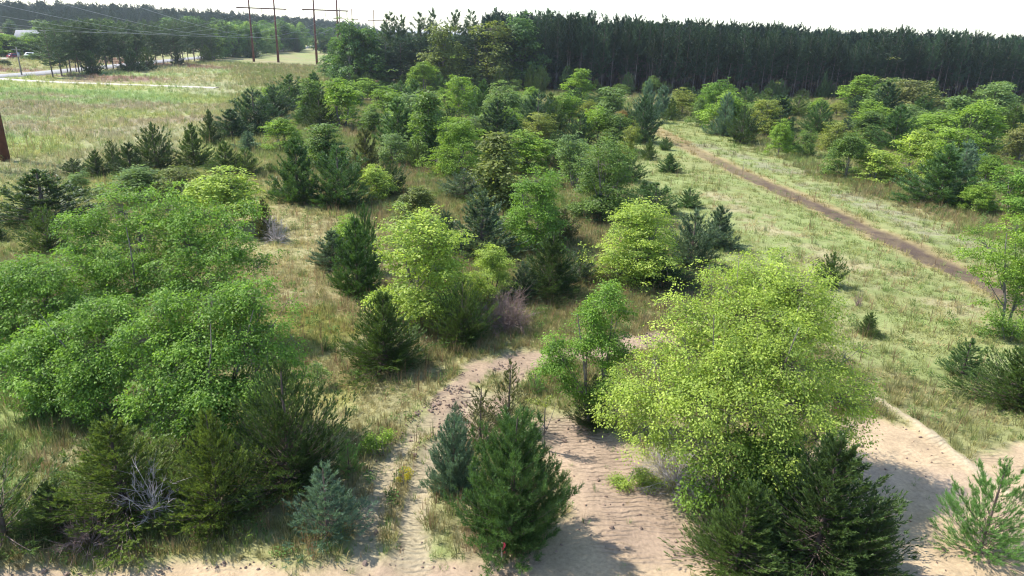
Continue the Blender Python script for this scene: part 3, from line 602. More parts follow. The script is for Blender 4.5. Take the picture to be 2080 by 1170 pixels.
# (kind, base x, base y, top y, width, colour, label)  photograph pixels
TREES = [
 # foreground conifers
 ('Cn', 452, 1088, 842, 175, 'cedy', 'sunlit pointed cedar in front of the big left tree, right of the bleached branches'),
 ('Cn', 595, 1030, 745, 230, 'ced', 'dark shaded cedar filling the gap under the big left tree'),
 ('Cn', 265, 1095, 855, 250, 'cedy', 'yellowish drooping cedar at lower left with bleached dead branches on its side'),
 ('S', 15, 1110, 830, 200, 'cedg', 'thin open cedar with visible trunk at the lower left corner'),
 ('Cn', 120, 1105, 985, 110, 'ced', 'low dark cedar between the corner cedar and the yellowish drooping one'),
 ('Wn', 668, 1118, 945, 150, 'pineb', 'small blue-green pine left of the two grassy wheel tracks'),
 ('Wn', 710, 975, 893, 66, 'pinel', 'little bright green pine just behind the small blue-green pine'),
 ('Pn', 1038, 1142, 842, 205, 'pine', 'full dark green pine standing at the edge of the bottom sand'),
 ('Pn', 922, 1012, 850, 100, 'pineb', 'narrow silvery blue pine touching the left side of the full dark pine'),
 ('Wn', 926, 858, 818, 30, 'pineb', 'tiny pine standing in the churned crawler track'),
 ('S', 1032, 880, 735, 120, 'cedbr', 'spindly see-through cedar sapling behind the full dark pine'),
 ('S', 975, 905, 785, 110, 'cedbr', 'sparse brownish cedar sapling left of the spindly one'),
 ('Wn', 1085, 805, 752, 50, 'pinel', 'small fresh green pine right of the spindly cedar sapling'),
 ('Cn', 1203, 880, 768, 92, 'ced', 'dark low cedar at the foot of the slender elm'),
 ('Cn', 1640, 1200, 890, 300, 'ced', 'broad dark cedar under the yellow-green tree at bottom right'),
 ('Cn', 1490, 1190, 985, 200, 'cedg', 'low feathery cedar left of the broad dark cedar at bottom'),
 ('Cn', 1730, 1195, 1020, 140, 'ced', 'small dark cedar on the sand right of the broad dark cedar'),
 ('Wo', 1985, 1132, 935, 170, 'pinel', 'open light green pine sapling on the sand at lower right'),
 ('Cn', 2062, 838, 685, 165, 'cedg', 'wide rounded cedar bush cut off by the right edge'),
 ('Wn', 1952, 768, 686, 80, 'pine', 'small leaning pine left of the wide cedar bush at right edge'),
 ('C', 1760, 683, 633, 46, 'cedg', 'single small round cedar alone in the grass right of the yellow-green tree'),
 ('C', 1680, 585, 512, 58, 'cedg', 'pointed cedar peeking out behind the yellow-green tree'),
 ('Cn', 783, 768, 598, 175, 'cedg', 'wide lone cedar in golden grass left of the churned track'),
 ('Cn', 938, 712, 572, 122, 'cedg', 'upright cedar left of the grey-pink dead brush'),
 ('Wn', 662, 717, 680, 20, 'pinel', 'knee-high pine seedling in flattened straw of the left clearing'),
 # middle distance
 ('Cn', 1118, 615, 478, 145, 'ced', 'pointed dark cedar in the middle of the scene above the dead brush'),
 ('C', 1062, 620, 535, 85, 'cedb', 'bluish cedar against the left side of the pointed dark cedar'),
 ('C', 1176, 580, 508, 62, 'cedb', 'small bluish cedar against the right side of the pointed dark cedar'),
 ('Dn', 858, 660, 432, 215, 'yel', 'large yellowish box elder with clustered seeds behind the wide lone cedar'),
 ('Dn', 1000, 615, 505, 115, 'yel', 'low yellowish box elder left of the pointed dark cedar'),
 ('P', 728, 608, 445, 110, 'pine', 'green pine leaning into the left side of the yellowish box elder'),
 ('P', 745, 560, 415, 50, 'pine', 'slim pine leader poking above the yellowish box elder'),
 ('P', 678, 548, 468, 88, 'cedb', 'bluish low pine at the right edge of the straw clearing'),
 ('D', 712, 525, 440, 85, 'lime', 'pale green sapling between the bluish low pine and slim pine leader'),
 ('C', 978, 532, 392, 160, 'cedb', 'broad grey-green juniper behind the yellowish box elder'),
 ('D', 852, 460, 382, 95, 'olive', 'olive-brown oak sapling above the yellowish box elder'),
 ('Dn', 1082, 505, 350, 150, 'bright', 'vivid green rounded tree in the centre of the clearing'),
 ('C', 1143, 495, 425, 70, 'cedbr', 'dark brownish cedar tucked behind the vivid green rounded tree'),
 ('C', 905, 520, 430, 80, 'cedb', 'smoky green juniper left of the broad grey-green juniper'),
 ('Dn', 1298, 580, 412, 180, 'yel', 'yellow-green round-topped tree beside the blue-grey pines'),
 ('Cn', 1315, 588, 500, 190, 'ced', 'dark cedar skirt beneath the yellow-green round-topped tree'),
 ('P', 1400, 550, 428, 100, 'cedb', 'blue-grey pine touching the yellow-green round-topped tree'),
 ('P', 1455, 508, 418, 85, 'cedb', 'blue-grey pine at the edge of the mown lane'),
 ('P', 1328, 438, 372, 95, 'pine', 'bushy green pine above the yellow-green round-topped tree'),
 ('P', 1307, 398, 366, 28, 'pine', 'small pine tip left above the bushy green pine'),
 ('P', 1398, 424, 383, 46, 'pine', 'small free-standing pine between bushy pine and mown lane'),
 ('Dn', 1225, 448, 283, 135, 'mid', 'tall rounded grey-green tree beside the mown lane'),
 ('P', 1215, 455, 395, 105, 'pined', 'dark pine skirt at the foot of the tall rounded tree'),
 ('P', 1276, 372, 312, 60, 'pine', 'dark pine behind the right side of tall rounded tree'),
 ('D', 1165, 385, 275, 105, 'pale', 'pale green tree with bare stem left of the tall rounded tree'),
 ('C', 1122, 348, 272, 58, 'ced', 'narrow dark cedar left of the pale bare-stemmed tree'),
 ('D', 1068, 355, 268, 120, 'lime', 'yellow-green spreading tree above the vivid green rounded tree'),
 ('Dt', 1005, 425, 275, 125, 'olive', 'tall olive oak in the centre rising over the junipers'),
 ('C', 1000, 430, 340, 85, 'cedg', 'green cedar at the foot of the tall olive oak'),
 ('Dn', 932, 358, 243, 122, 'lime', 'bright green two-lobed tree left of the tall olive oak'),
 ('C', 942, 408, 345, 95, 'cedb', 'grey-green low juniper below the bright two-lobed tree'),
 ('P', 608, 420, 283, 100, 'pine', 'left one of two big dark pines at the clearing head'),
 ('P', 690, 428, 302, 118, 'pine', 'right one of two big dark pines at the clearing head'),
 ('Dt', 665, 345, 253, 85, 'mid', 'light green tree behind and between the two big dark pines'),
 ('C', 745, 375, 262, 82, 'cedbr', 'dark brownish cedar behind the bright yellow bush'),
 ('D', 800, 335, 272, 70, 'pale', 'pale grey-green small tree above the dark pointed cedar'),
 ('C', 795, 402, 328, 76, 'ced', 'dark pointed cedar right of the bright yellow bush'),
 ('D', 765, 408, 337, 76, 'yel', 'bright yellow bush in front of the dark brownish cedar'),
 ('D', 574, 305, 243, 78, 'lime', 'light green low tree above the two big dark pines'),
 ('P', 505, 308, 266, 48, 'pineb', 'small round bluish pine left of the light green low tree'),
 ('C', 397, 342, 252, 70, 'cedg', 'tall feathery cedar in the cedar row by the left field'),
 ('C', 320, 347, 252, 76, 'ced', 'broadest dark cedar in the cedar row by the left field'),
 ('C', 268, 358, 292, 66, 'ced', 'cedar just left of the broadest one in the cedar row'),
 ('C', 232, 342, 286, 32, 'ced', 'slim spire cedar between two wider cedars of the row'),
 ('C', 200, 362, 306, 56, 'ced', 'second cedar from the left end of the cedar row'),
 ('C', 152, 358, 322, 46, 'ced', 'low cedar at the left end of the cedar row'),
 ('C', 462, 358, 288, 64, 'cedg', 'cedar left of the last one at the right end of the row'),
 ('C', 502, 360, 302, 60, 'cedg', 'last cedar at the right end of the cedar row'),
 ('C', 430, 296, 225, 46, 'ced', 'spiky dark cedar behind the row, beside the big pine clump'),
 ('C', 550, 354, 331, 24, 'cedg', 'tiny lone cedar left of the two big dark pines'),
 ('C', 97, 462, 346, 165, 'ced', 'wide ragged cedar near the rusty pole at left'),
 ('C', 102, 518, 418, 80, 'cedg', 'rounded green cedar in front of the wide ragged cedar'),
 ('C', -4, 492, 446, 34, 'ced', 'dark cedar cut off by the left edge below the pole'),
 ('D', 165, 398, 348, 48, 'pale', 'silvery sapling right of the wide ragged cedar'),
 ('D', 283, 412, 342, 125, 'mid', 'green leafy shrub tree behind the top of the big left tree'),
 ('D', 365, 415, 342, 100, 'olive', 'olive green shrub tree between leafy shrub tree and yellow crown'),
 ('D', 462, 470, 343, 145, 'yel', 'yellow-crowned tree behind the right shoulder of the big left tree'),
 ('C', 420, 420, 360, 70, 'cedg', 'green cedar wedged behind the yellow-crowned tree'),
 ('C', 540, 488, 405, 44, 'cedbr', 'half-dead dark cedar at the left edge of the clearing'),
 # upper middle, dense belt below the forest edge
 ('D', 696, 262, 163, 112, 'lime', 'big round green tree below the dark aspens at forest edge'),
 ('D', 788, 248, 178, 74, 'lime', 'light green tree right of the big round green tree'),
 ('D', 820, 280, 218, 60, 'yel', 'small bright yellow-green tree in the upper belt'),
 ('Dt', 872, 330, 190, 92, 'mid', 'tall soft green tree in the upper belt centre'),
 ('P', 885, 335, 270, 60, 'pine', 'dark pine at the foot of the tall soft green tree'),
 ('C', 848, 345, 285, 40, 'cedg', 'cedar left of the pine under the tall soft green tree'),
 ('D', 935, 235, 156, 66, 'lime', 'light tree against the dark forest wall, upper centre'),
 ('P', 980, 245, 163, 54, 'pine', 'dark pine right of the light tree at the forest wall'),
 ('D', 1020, 265, 168, 80, 'pale', 'tall pale tree right of centre in the upper belt'),
 ('D', 1078, 225, 178, 50, 'lime', 'yellowish tree top right of the tall pale tree'),
 ('P', 1090, 282, 188, 92, 'pined', 'large dark blue-green pine in the upper belt'),
 ('D', 1150, 260, 190, 82, 'lime', 'yellow-green tree right of the large dark blue-green pine'),
 ('D', 1033, 288, 220, 60, 'lime', 'lime green bushy tree below the tall pale tree'),
 ('D', 1092, 295, 230, 84, 'gold', 'brownish-gold tree below the large dark blue-green pine'),
 ('D', 1212, 300, 218, 90, 'lime', 'bright feathery tree above the tall rounded grey-green tree'),
 ('P', 1222, 222, 178, 78, 'pine', 'low pine against the forest wall right of the upper belt'),
 ('P', 1302, 292, 195, 72, 'pined', 'dark pine at the upper end of the mown lane'),
 ('P', 1310, 250, 163, 52, 'pineb', 'bluish pine behind the dark pine at lane end'),
 ('D', 1264, 268, 226, 50, 'rust', 'orange-brown bush beside the dark pine at lane end'),
 ('D', 1278, 318, 252, 44, 'gold', 'golden sapling below the orange-brown bush'),
 ('D', 1190, 265, 205, 50, 'gold', 'golden-green tree left of the bright feathery tree'),
 ('P', 520, 275, 183, 96, 'pined', 'dark round pine in the clump bordering the left field'),
 ('P', 473, 285, 222, 80, 'pined', 'lower dark pine at the field side of the clump'),
 ('P', 592, 222, 152, 84, 'pine', 'tall pine at the top of the clump bordering the field'),
 ('P', 640, 212, 148, 60, 'pine', 'pine right of the tall pine at the clump top'),
 ('Dt', 632, 248, 163, 50, 'mid', 'pale narrow tree in front of the pine clump'),
 ('P', 560, 240, 175, 66, 'pined', 'dark pine between the round and tall pines of the clump'),
 ('P', 620, 255, 215, 50, 'pine', 'low green pine below the pale narrow tree'),
 ('D', 548, 225, 178, 40, 'lime', 'small light green tree inside the dark pine clump'),
 ('D', 738, 205, 160, 66, 'lime', 'light green tree below the forest edge, right of big round tree'),
 ('P', 772, 205, 165, 54, 'pine', 'pine behind the light green trees below the forest edge'),
 ('P', 842, 228, 163, 54, 'pine', 'pine left of the tall soft green tree against the forest'),
 ('D', 805, 215, 172, 46, 'pale', 'pale tree between two pines under the forest edge'),
 ('D', 905, 225, 180, 46, 'lime', 'small lime tree left of the light tree at forest wall'),
 ('P', 955, 215, 170, 44, 'pine', 'small pine squeezed between light tree and dark pine'),
 ('D', 760, 275, 215, 56, 'mid', 'grey-green tree below the light green tree of upper belt'),
 ('D', 970, 290, 235, 60, 'pale', 'pale loose tree behind the bright two-lobed tree'),
 ('P', 1165, 235, 180, 56, 'pine', 'dark pine behind the yellow-green tree of the belt'),
 ('P', 1130, 320, 265, 44, 'pined', 'dark small pine under the brownish-gold tree'),
 # right thicket
 ('P', 1343, 240, 175, 48, 'pineb', 'blue-green pine at the left end of the right thicket'),
 ('D', 1384, 236, 180, 54, 'gold', 'golden-green tree at the far end of the mown lane'),
 ('C', 1362, 245, 200, 36, 'cedg', 'grey-green cedar left of the golden-green tree at lane end'),
 ('P', 1402, 222, 178, 50, 'pined', 'dark pine behind the golden-green tree at lane end'),
 ('D', 1416, 256, 200, 42, 'mid', 'small green tree at the left foot of the bright dome tree'),
 ('D', 1452, 235, 163, 72, 'bright', 'bright green dome tree highest in the right thicket'),
 ('D', 1468, 272, 188, 86, 'lime', 'pale lime tree below the bright green dome tree'),
 ('P', 1468, 278, 190, 56, 'pineb', 'bluish pine in front of the pale lime tree'),
 ('C', 1503, 294, 216, 64, 'ced', 'dense dark oval cedar by the lane in the right thicket'),
 ('D', 1547, 278, 203, 66, 'gold', 'golden tree right of the dense dark oval cedar'),
 ('P', 1512, 220, 176, 48, 'pine', 'pine against the dark plantation behind the oval cedar'),
 ('C', 1555, 215, 180, 44, 'cedg', 'feathery cedar top before the plantation'),
 ('D', 1580, 318, 244, 44, 'lime', 'light green sapling tree standing at the lane edge'),
 ('P', 1596, 308, 244, 38, 'pine', 'dark narrow pine right of the light sapling at lane edge'),
 ('D', 1601, 262, 240, 10, 'red', 'small orange-red sapling glowing in the right thicket'),
 ('D', 1633, 318, 262, 46, 'mid', 'small round green tree with stem near the lane edge'),
 ('D', 1582, 235, 198, 44, 'lime', 'lime tree top behind the golden tree of the thicket'),
 ('C', 1618, 240, 195, 56, 'cedg', 'dark feathery cedar pair behind the orange-red sapling'),
 ('P', 1658, 278, 207, 56, 'pine', 'rounded green pine in the middle of the right thicket'),
 ('D', 1692, 308, 248, 60, 'gold', 'gold-green tree below the rounded green pine'),
 ('D', 1698, 240, 205, 42, 'gold', 'tan-gold tree top behind the rounded green pine'),
 ('D', 1716, 365, 273, 72, 'mid', 'open tree with bare leaning trunk at the lane edge'),
 ('D', 1772, 370, 300, 95, 'yel', 'yellow-green bushy tree right of the leaning-trunk tree'),
 ('P', 1812, 310, 215, 90, 'pine', 'big shaggy pine towering in the right thicket'),
 ('P', 1718, 272, 240, 40, 'pined', 'small dark pine between gold-green tree and lime dome'),
 ('D', 1766, 262, 206, 72, 'lime', 'lime dome tree left of the big shaggy pine'),
 ('D', 1832, 250, 163, 105, 'brown', 'brownish oak rising above the thicket before the plantation'),
 ('C', 1880, 235, 162, 56, 'cedg', 'ragged cedar right of the brownish oak'),
 ('D', 1845, 268, 215, 80, 'pale', 'grey-green tree below the brownish oak'),
 ('D', 1850, 372, 268, 88, 'yel', 'yellow-green tree left of the largest right-hand pine'),
 ('P', 1902, 425, 298, 128, 'pine', 'largest pine of the right thicket near the lane'),
 ('P', 1948, 372, 288, 66, 'pineb', 'bluish pine behind the largest pine of the thicket'),
 ('D', 1895, 300, 224, 110, 'lime', 'smooth lime green crown in the back of the thicket'),
 ('D', 1962, 312, 208, 116, 'lime', 'large bright lime crown near the right edge'),
 ('D', 1925, 350, 262, 96, 'lime', 'light green crown between the lime crowns and bluish pine'),
 ('D', 1978, 436, 372, 52, 'lime', 'small light tree at right foot of the largest pine'),
 ('D', 2003, 385, 318, 66, 'green', 'green tree right of the bluish pine at thicket edge'),
 ('D', 2052, 440, 335, 100, 'bright', 'rich green tree at the right edge of the thicket'),
 ('C', 2040, 280, 212, 80, 'cedg', 'dark feathery cedars cluster tree near the upper right edge'),
 ('C', 2076, 285, 222, 50, 'ced', 'dark cedar cut by the upper right edge'),
 ('D', 2066, 335, 252, 60, 'brown', 'tan-green tree at right edge below the dark cedars'),
 ('D', 1920, 235, 200, 56, 'mid', 'dull green tree between ragged cedar and lime crown'),
 ('C', 1985, 245, 200, 44, 'cedg', 'cedar top behind the large bright lime crown'),
 ('D', 1660, 235, 200, 40, 'lime', 'little lime tree top above the rounded green pine'),
 ('P', 1735, 235, 195, 44, 'pined', 'dark pine top left behind the lime dome tree'),
 ('C', 1317, 326, 280, 32, 'cedg', 'small brownish cedar at the left rim of the lane'),
 ('P', 1351, 306, 278, 26, 'pine', 'tiny pine by the upper lane, right of the brownish cedar'),
 ('P', 1358, 352, 312, 42, 'pine', 'lone small pine standing in the grass of the lane'),
]
GRP = {'tree': 'broadleaf trees scattered through the meadow', 'cedar': 'cedars scattered through the meadow', 'pine': 'young pines scattered through the meadow'}
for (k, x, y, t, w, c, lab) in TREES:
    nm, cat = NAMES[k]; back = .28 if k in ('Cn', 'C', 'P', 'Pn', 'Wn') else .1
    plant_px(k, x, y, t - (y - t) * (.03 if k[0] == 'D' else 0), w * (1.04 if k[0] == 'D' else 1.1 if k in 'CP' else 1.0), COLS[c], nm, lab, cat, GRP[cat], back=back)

# low growth filling the gaps of the upper belt and of the right thicket
rf = np.random.default_rng(5); taken = [(t[1], t[2]) for t in TREES]
def fill(poly, n, kinds, what, grp):
    P = np.array(poly, float); k = 0; tries = 0
    while k < n and tries < 4000:
        tries += 1; x, y = rf.uniform(P[:, 0].min(), P[:, 0].max()), rf.uniform(P[:, 1].min(), P[:, 1].max())
        if poly_sd(np.array([x]), np.array([y]), P)[0] > 0 or min(((x - a) / 1.6) ** 2 + (y - b) ** 2 for a, b in taken) < (8 + (y - 170) * .05) ** 2: continue
        taken.append((x, y)); k += 1; sc = (y - 63) / 120.0; kd, cs, ds = kinds[int(rf.integers(0, len(kinds)))]; c = cs[int(rf.integers(0, len(cs)))]
        h = rf.uniform(34, 62) * sc ** .8; nm, cat = NAMES[kd]
        plant_px(kd, x, y, y - h, h * rf.uniform(.8, 1.15), tuple(np.array(COLS[c]) * rf.uniform(.85, 1.15)), nm, ds + what, cat, grp + cat, back=.1)
FK = [('D', ('lime', 'mid', 'pale', 'lime'), 'low light green bush '), ('Dt', ('mid', 'pale', 'lime'), 'low upright light green tree '), ('P', ('pine', 'pined'), 'low dark young pine '), ('P', ('pine', 'pined'), 'low dark young pine '), ('C', ('ced', 'cedg'), 'low dark cedar ')]
fill([(640, 185), (1180, 185), (1310, 225), (1330, 300), (1260, 330), (980, 330), (830, 320), (640, 270), (540, 250)], 24, FK, 'squeezed between the taller trees of the upper belt', 'gap-filling upper belt ')
fill([(1400, 205), (2080, 225), (2080, 400), (1960, 400), (1850, 350), (1650, 290), (1520, 270), (1400, 240)], 15, FK, 'squeezed between the taller trees of the right thicket', 'gap-filling right thicket ')
# ------------------------------------------------------------------ large foreground trees, built lobe by lobe
def hero(base_px, lobes, col, label, n_leaf, leaf, stems, seed, name='broadleaf_tree', **kw):
    b = ground(*base_px); b[2] = gz1(b); Lb = []
    for (px, py, rp, off) in lobes:
        p = at_y(px, py, b[1] + off); d = np.linalg.norm(p - C3); Lb.append((*(p - b), rp * 1.03 / FPX * d))
    Lb = np.array(Lb); H = (Lb[:, 2] + Lb[:, 3]).max(); Wd = np.ptp(Lb[:, 0]) + 2 * Lb[:, 3].mean()
    wood, crown, _, _ = broadleaf(seed, H, Wd, lobes=Lb, n_leaf=n_leaf, leaf=leaf, stems=stems, **kw)
    e = empty(name, tuple(b)); tag(e, label, 'tree', GRP['tree']); mobj('trunk', wood, e); mobj('crown', crown, e, col); return e
HK = dict(rc=(.14, .28), twig=.5, sprig=.2, flat=.36)
hero((1470, 990), [(1540, 565, 70, 2.2), (1610, 590, 62, 1.8), (1475, 590, 55, 1.8), (1665, 600, 38, 1.6), (1420, 640, 60, 1.0), (1530, 650, 80, .9), (1630, 665, 62, 1.0), (1400, 715, 66, .3), (1330, 735, 52, .3),
     (1490, 735, 78, -.2), (1590, 735, 72, -.2), (1665, 740, 50, .4), (1715, 725, 42, .6), (1270, 790, 48, .2), (1245, 835, 36, .2), (1350, 800, 66, -.5), (1430, 815, 66, -1.1), (1530, 825, 70, -1.2), (1625, 825, 62, -.8),
     (1700, 810, 56, .1), (1735, 790, 36, .4), (1310, 870, 52, -.4), (1400, 890, 56, -1.2), (1480, 900, 50, -1.5), (1570, 905, 56, -1.2), (1660, 890, 50, -.5), (1720, 875, 38, .1), (1228, 850, 22, .2), (1290, 752, 22, .3), (1385, 618, 24, 1.2), (1440, 545, 26, 1.9), (1500, 522, 26, 2.2), (1590, 525, 28, 2.2), (1650, 548, 24, 2), (1705, 590, 22, 1.6), (1758, 705, 20, .6), (1765, 775, 22, .4), (1755, 830, 20, .2), (1250, 790, 22, .3), (1330, 690, 22, .6)],
     COLS['yel'], 'large spreading yellow-green tree dominating the lower right', 118000, .066, 4, 501, **HK)
hero((1560, 1050), [(1450, 970, 48, -.4), (1530, 985, 56, -.5), (1620, 975, 58, -.3), (1690, 965, 44, 0), (1580, 930, 50, 0), (1500, 930, 46, 0)], COLS['green'],
     'darker green bush layer under the large spreading yellow-green tree', 14000, .085, 4, 502, name='broadleaf_shrub', **HK)
hero((300, 700), [(340, 425, 52, 1.6), (250, 430, 48, 1.4), (420, 440, 52, 1.4), (480, 455, 46, 1.2), (190, 475, 50, .8), (290, 485, 60, .7), (380, 495, 60, .6), (460, 515, 54, .5), (150, 530, 44, .3), (230, 540, 54, 0), (340, 555, 56, -.2), (430, 565, 52, -.2), (520, 545, 38, .4), (290, 600, 46, -.4), (210, 595, 44, -.3), (380, 610, 44, -.4), (470, 600, 36, -.2), (300, 400, 26, 1.6), (160, 450, 26, .9), (510, 430, 24, 1.2), (370, 392, 24, 1.7)],
     COLS['bright'], 'rear crown of the big left tree group with dark forked stems showing', 56000, .088, 3, 503, **HK)
hero((85, 735), [(110, 555, 52, .4), (50, 555, 46, .2), (20, 600, 52, 0), (95, 620, 56, -.3), (160, 600, 44, 0), (40, 660, 44, -.2), (-30, 580, 50, 0), (-20, 650, 50, 0)],
     COLS['bright'], 'leafy green tree at the left edge beside the big left group', 32000, .088, 2, 504, **HK)
hero((248, 838), [(190, 625, 50, .6), (250, 650, 48, .5), (130, 670, 54, .3), (70, 700, 48, .2), (200, 705, 60, -.1), (120, 745, 56, -.3), (50, 765, 44, -.2), (180, 785, 52, -.5), (100, 810, 40, -.3), (260, 735, 46, -.2), (230, 800, 36, -.5), (30, 735, 36, 0)],
     COLS['bright'], 'front-left tree of the big left group with a bare dark trunk below', 46000, .082, 2, 505, **HK)
hero((430, 900), [(350, 630, 50, 1.0), (430, 610, 52, 1.1), (500, 600, 46, 1.1), (550, 580, 32, 1.1), (310, 690, 54, .4), (400, 700, 62, .3), (490, 680, 58, .5), (555, 660, 42, .7), (340, 770, 56, -.3), (430, 785, 60, -.4), (515, 765, 54, 0), (575, 725, 36, .4), (380, 840, 46, -.6), (480, 845, 48, -.4), (310, 830, 36, -.4), (545, 820, 38, .1), (595, 690, 22, .6), (590, 610, 20, 1), (600, 760, 22, .4)],
     COLS['bright'], 'front-right tree of the big left group reaching over the straw clearing', 58000, .082, 3, 506, **HK)
hero((1208, 868), [(1225, 610, 36, .3), (1205, 645, 34, .3), (1258, 630, 26, .3), (1240, 690, 36, .2), (1190, 705, 32, .2), (1125, 705, 28, 0), (1110, 745, 26, 0), (1150, 740, 32, .1), (1170, 785, 30, 0), (1230, 750, 32, 0), (1215, 800, 28, -.1), (1268, 720, 22, .2)],
     COLS['bright'], 'slender open elm left of the large yellow-green tree', 22000, .07, 2, 507, rc=(.13, .27), twig=.5)
hero((2045, 665), [(2005, 500, 34, .4), (2060, 465, 38, .6), (2110, 500, 46, .4), (1990, 550, 24, 0), (2045, 540, 34, -.2), (2100, 570, 40, 0), (2075, 610, 30, -.3), (2015, 600, 20, 0)],
     COLS['lime'], 'open light green tree with grey trunk at the right edge beside the lane', 15000, .10, 2, 508, rc=(.16, .3), twig=.6)
hero((2050, 690), [(2030, 655, 22, 0), (2065, 660, 26, 0), (2100, 665, 28, 0), (2010, 660, 14, .1)], COLS['green'], 'dark leafy shrub at the foot of the open tree at right edge', 5000, .09, 3, 509, name='broadleaf_shrub', **HK)
hero((1275, 990), [(1265, 975, 18, .1), (1300, 960, 20, .1), (1330, 985, 20, 0), (1310, 1005, 16, 0), (1355, 1000, 14, 0)], COLS['yel'], 'low yellow-green weedy shrub on sand left of the tree shade', 3500, .05, 4, 510, name='broadleaf_shrub', rc=(.1, .18), twig=.5)
hero((1105, 915), [(1085, 815, 13, 0), (1110, 808, 14, 0), (1130, 820, 11, 0), (1100, 850, 8, 0)], COLS['gold'], 'thin yellow-flowered weed stalk behind the full dark pine', 420, .05, 1, 511, name='tall_weed', rc=(.05, .1), twig=.9)
hero((780, 925), [(755, 900, 16, 0), (785, 885, 18, 0), (800, 905, 14, 0), (745, 925, 12, 0)], COLS['lime'], 'leafy green bramble patch left of the wheel tracks', 1900, .055, 5, 512, name='bramble', rc=(.08, .16))
hero((822, 985), [(818, 965, 9, 0), (828, 958, 9, 0), (825, 975, 8, 0)], (.42, .36, .02), 'small yellow-flowering goldenrod clump between the wheel tracks', 420, .03, 3, 513, name='goldenrod', rc=(.04, .08))
hero((640, 790), [(620, 770, 16, 0), (650, 765, 14, 0), (635, 745, 12, 0)], COLS['pale'], 'pale leafy sapling at the right foot of the big left group', 1500, .06, 2, 514, name='broadleaf_shrub', rc=(.1, .18))
hero((230, 870), [(205, 850, 24, 0), (250, 855, 26, 0), (180, 870, 20, 0)], COLS['green'], 'shaded leafy undergrowth behind the bleached dead branches', 3000, .08, 3, 515, name='broadleaf_shrub', **HK)

# dead wood
def brush(px, py, h, w, label, seed, mat, name='dead_brush', **kw):
    b = ground(px, py); b[2] = gz1(b); o = mobj(name, dead_brush(seed, h, w, mat=mat, **kw)); o.location = b; tag(o, label, 'dead brush', 'dead brush among the trees'); return o
brush(1030, 668, 2.0, 2.5, 'tangle of grey-pink dead branches right of the upright cedar', 601, M_DEADP, n=130, sub=12)
brush(318, 1062, 2.45, 1.9, 'bleached white dead branches sticking out of the yellowish drooping cedar', 602, M_DEAD, n=46, sub=9, r=.013)
brush(185, 1110, 1.0, 1.6, 'low reddish-brown dead brush at the lower left', 603, M_DEADP, n=80, sub=9)
brush(562, 492, 1.9, 1.8, 'grey leafless brush beside the half-dead dark cedar', 604, M_DEAD, n=60, sub=8)
brush(1370, 985, 1.1, 2.6, 'grey twiggy brush in the shade below the yellow-green tree', 605, M_DEAD, n=120, sub=9, r=.008)
brush(604, 388, 1.4, .8, 'thin bare twigs left of the two big dark pines', 606, M_DEADP, n=24, sub=5)
brush(1740, 620, .9, .6, 'small tuft of brown stalks right of the peeking cedar', 607, M_DEADP, n=30, sub=4, droop=.1)

# ------------------------------------------------------------------ plantation, mixed edge stand and far trees
rp = np.random.default_rng(77)
rest = []; count = 0
for r in range(24):
    for i in range(72):
        x = -8 + i * 2.85 + rp.normal(0, .35); y = treeline(x) + 2 + r * 2.9 + rp.normal(0, .35)
        if x < 30 and r < 4: y += 3
        h = (15.2 + 3.0 * float(fbm(np.array([x]), np.array([y]), 14, 3)[0])) * rp.uniform(.82, 1.10) - .012 * max(0, x - 40); w = 4.6 * rp.uniform(.8, 1.2)
        if r < 4:
            f = rp.uniform(.65, 1.45)
            plant('T', (x, y, 0), h, w, tuple(np.array(COLS['tall']) * f), 'plantation_pine', 'tall straight pine with bare trunk in the dark plantation front', 'pine', 'plantation pines along the forest edge', vi=int(rp.integers(0, 5)), rz=rp.uniform(0, 6.28)).rotation_euler[:2] = rp.normal(0, .025, 2)
        else: rest.append((x, y, 0, rp.uniform(0, 6.28), w / 5, h / 17, int(rp.integers(0, 3))))
# one mesh object holding the plantation behind its front rows
def joined_variant(v):
    wood, crown, h0, w0 = PROTO['T'][v]
    a, b = bpy.data.objects.new('a', wood), bpy.data.objects.new('b', crown)
    def arr(me):
        V = np.empty(len(me.vertices) * 3, np.float32); me.vertices.foreach_get('co', V); return V.reshape(-1, 3)
    V1, V2 = arr(wood), arr(crown); q = np.empty(len(wood.loops), np.int32); wood.loops.foreach_get('vertex_index', q)
    t = np.arange(len(V2)).reshape(-1, 3) + len(V1)
    tint = np.empty(len(V2), np.float32); crown.attributes['tint'].data.foreach_get('value', tint)
    me = build_mesh('plantation_tree', np.concatenate([V1, V2]), tris=t, quads=q.reshape(-1, 4), attrs={'tint': np.r_[np.zeros(len(V1)), tint]})
    me.materials.append(M_TBARK); me.materials.append(M_NEEDF)
    mi = np.r_[np.ones(len(t), np.int32), np.zeros(len(q) // 4, np.int32)]; me.polygons.foreach_set('material_index', mi); return me
M_NEEDF = simple_mat('far_needles', (.024, .048, .032), (.052, .09, .058), .9, bump=0)
RV = [joined_variant(v) for v in range(3)]
A = np.array(rest)
scatter('pine_plantation', RV, A[:, :3], np.c_[np.zeros((len(A), 2)), A[:, 3]], np.c_[A[:, 4], A[:, 4], A[:, 5]], A[:, 6].astype(int), None, 'dense dark pine plantation stretching behind its front rows')
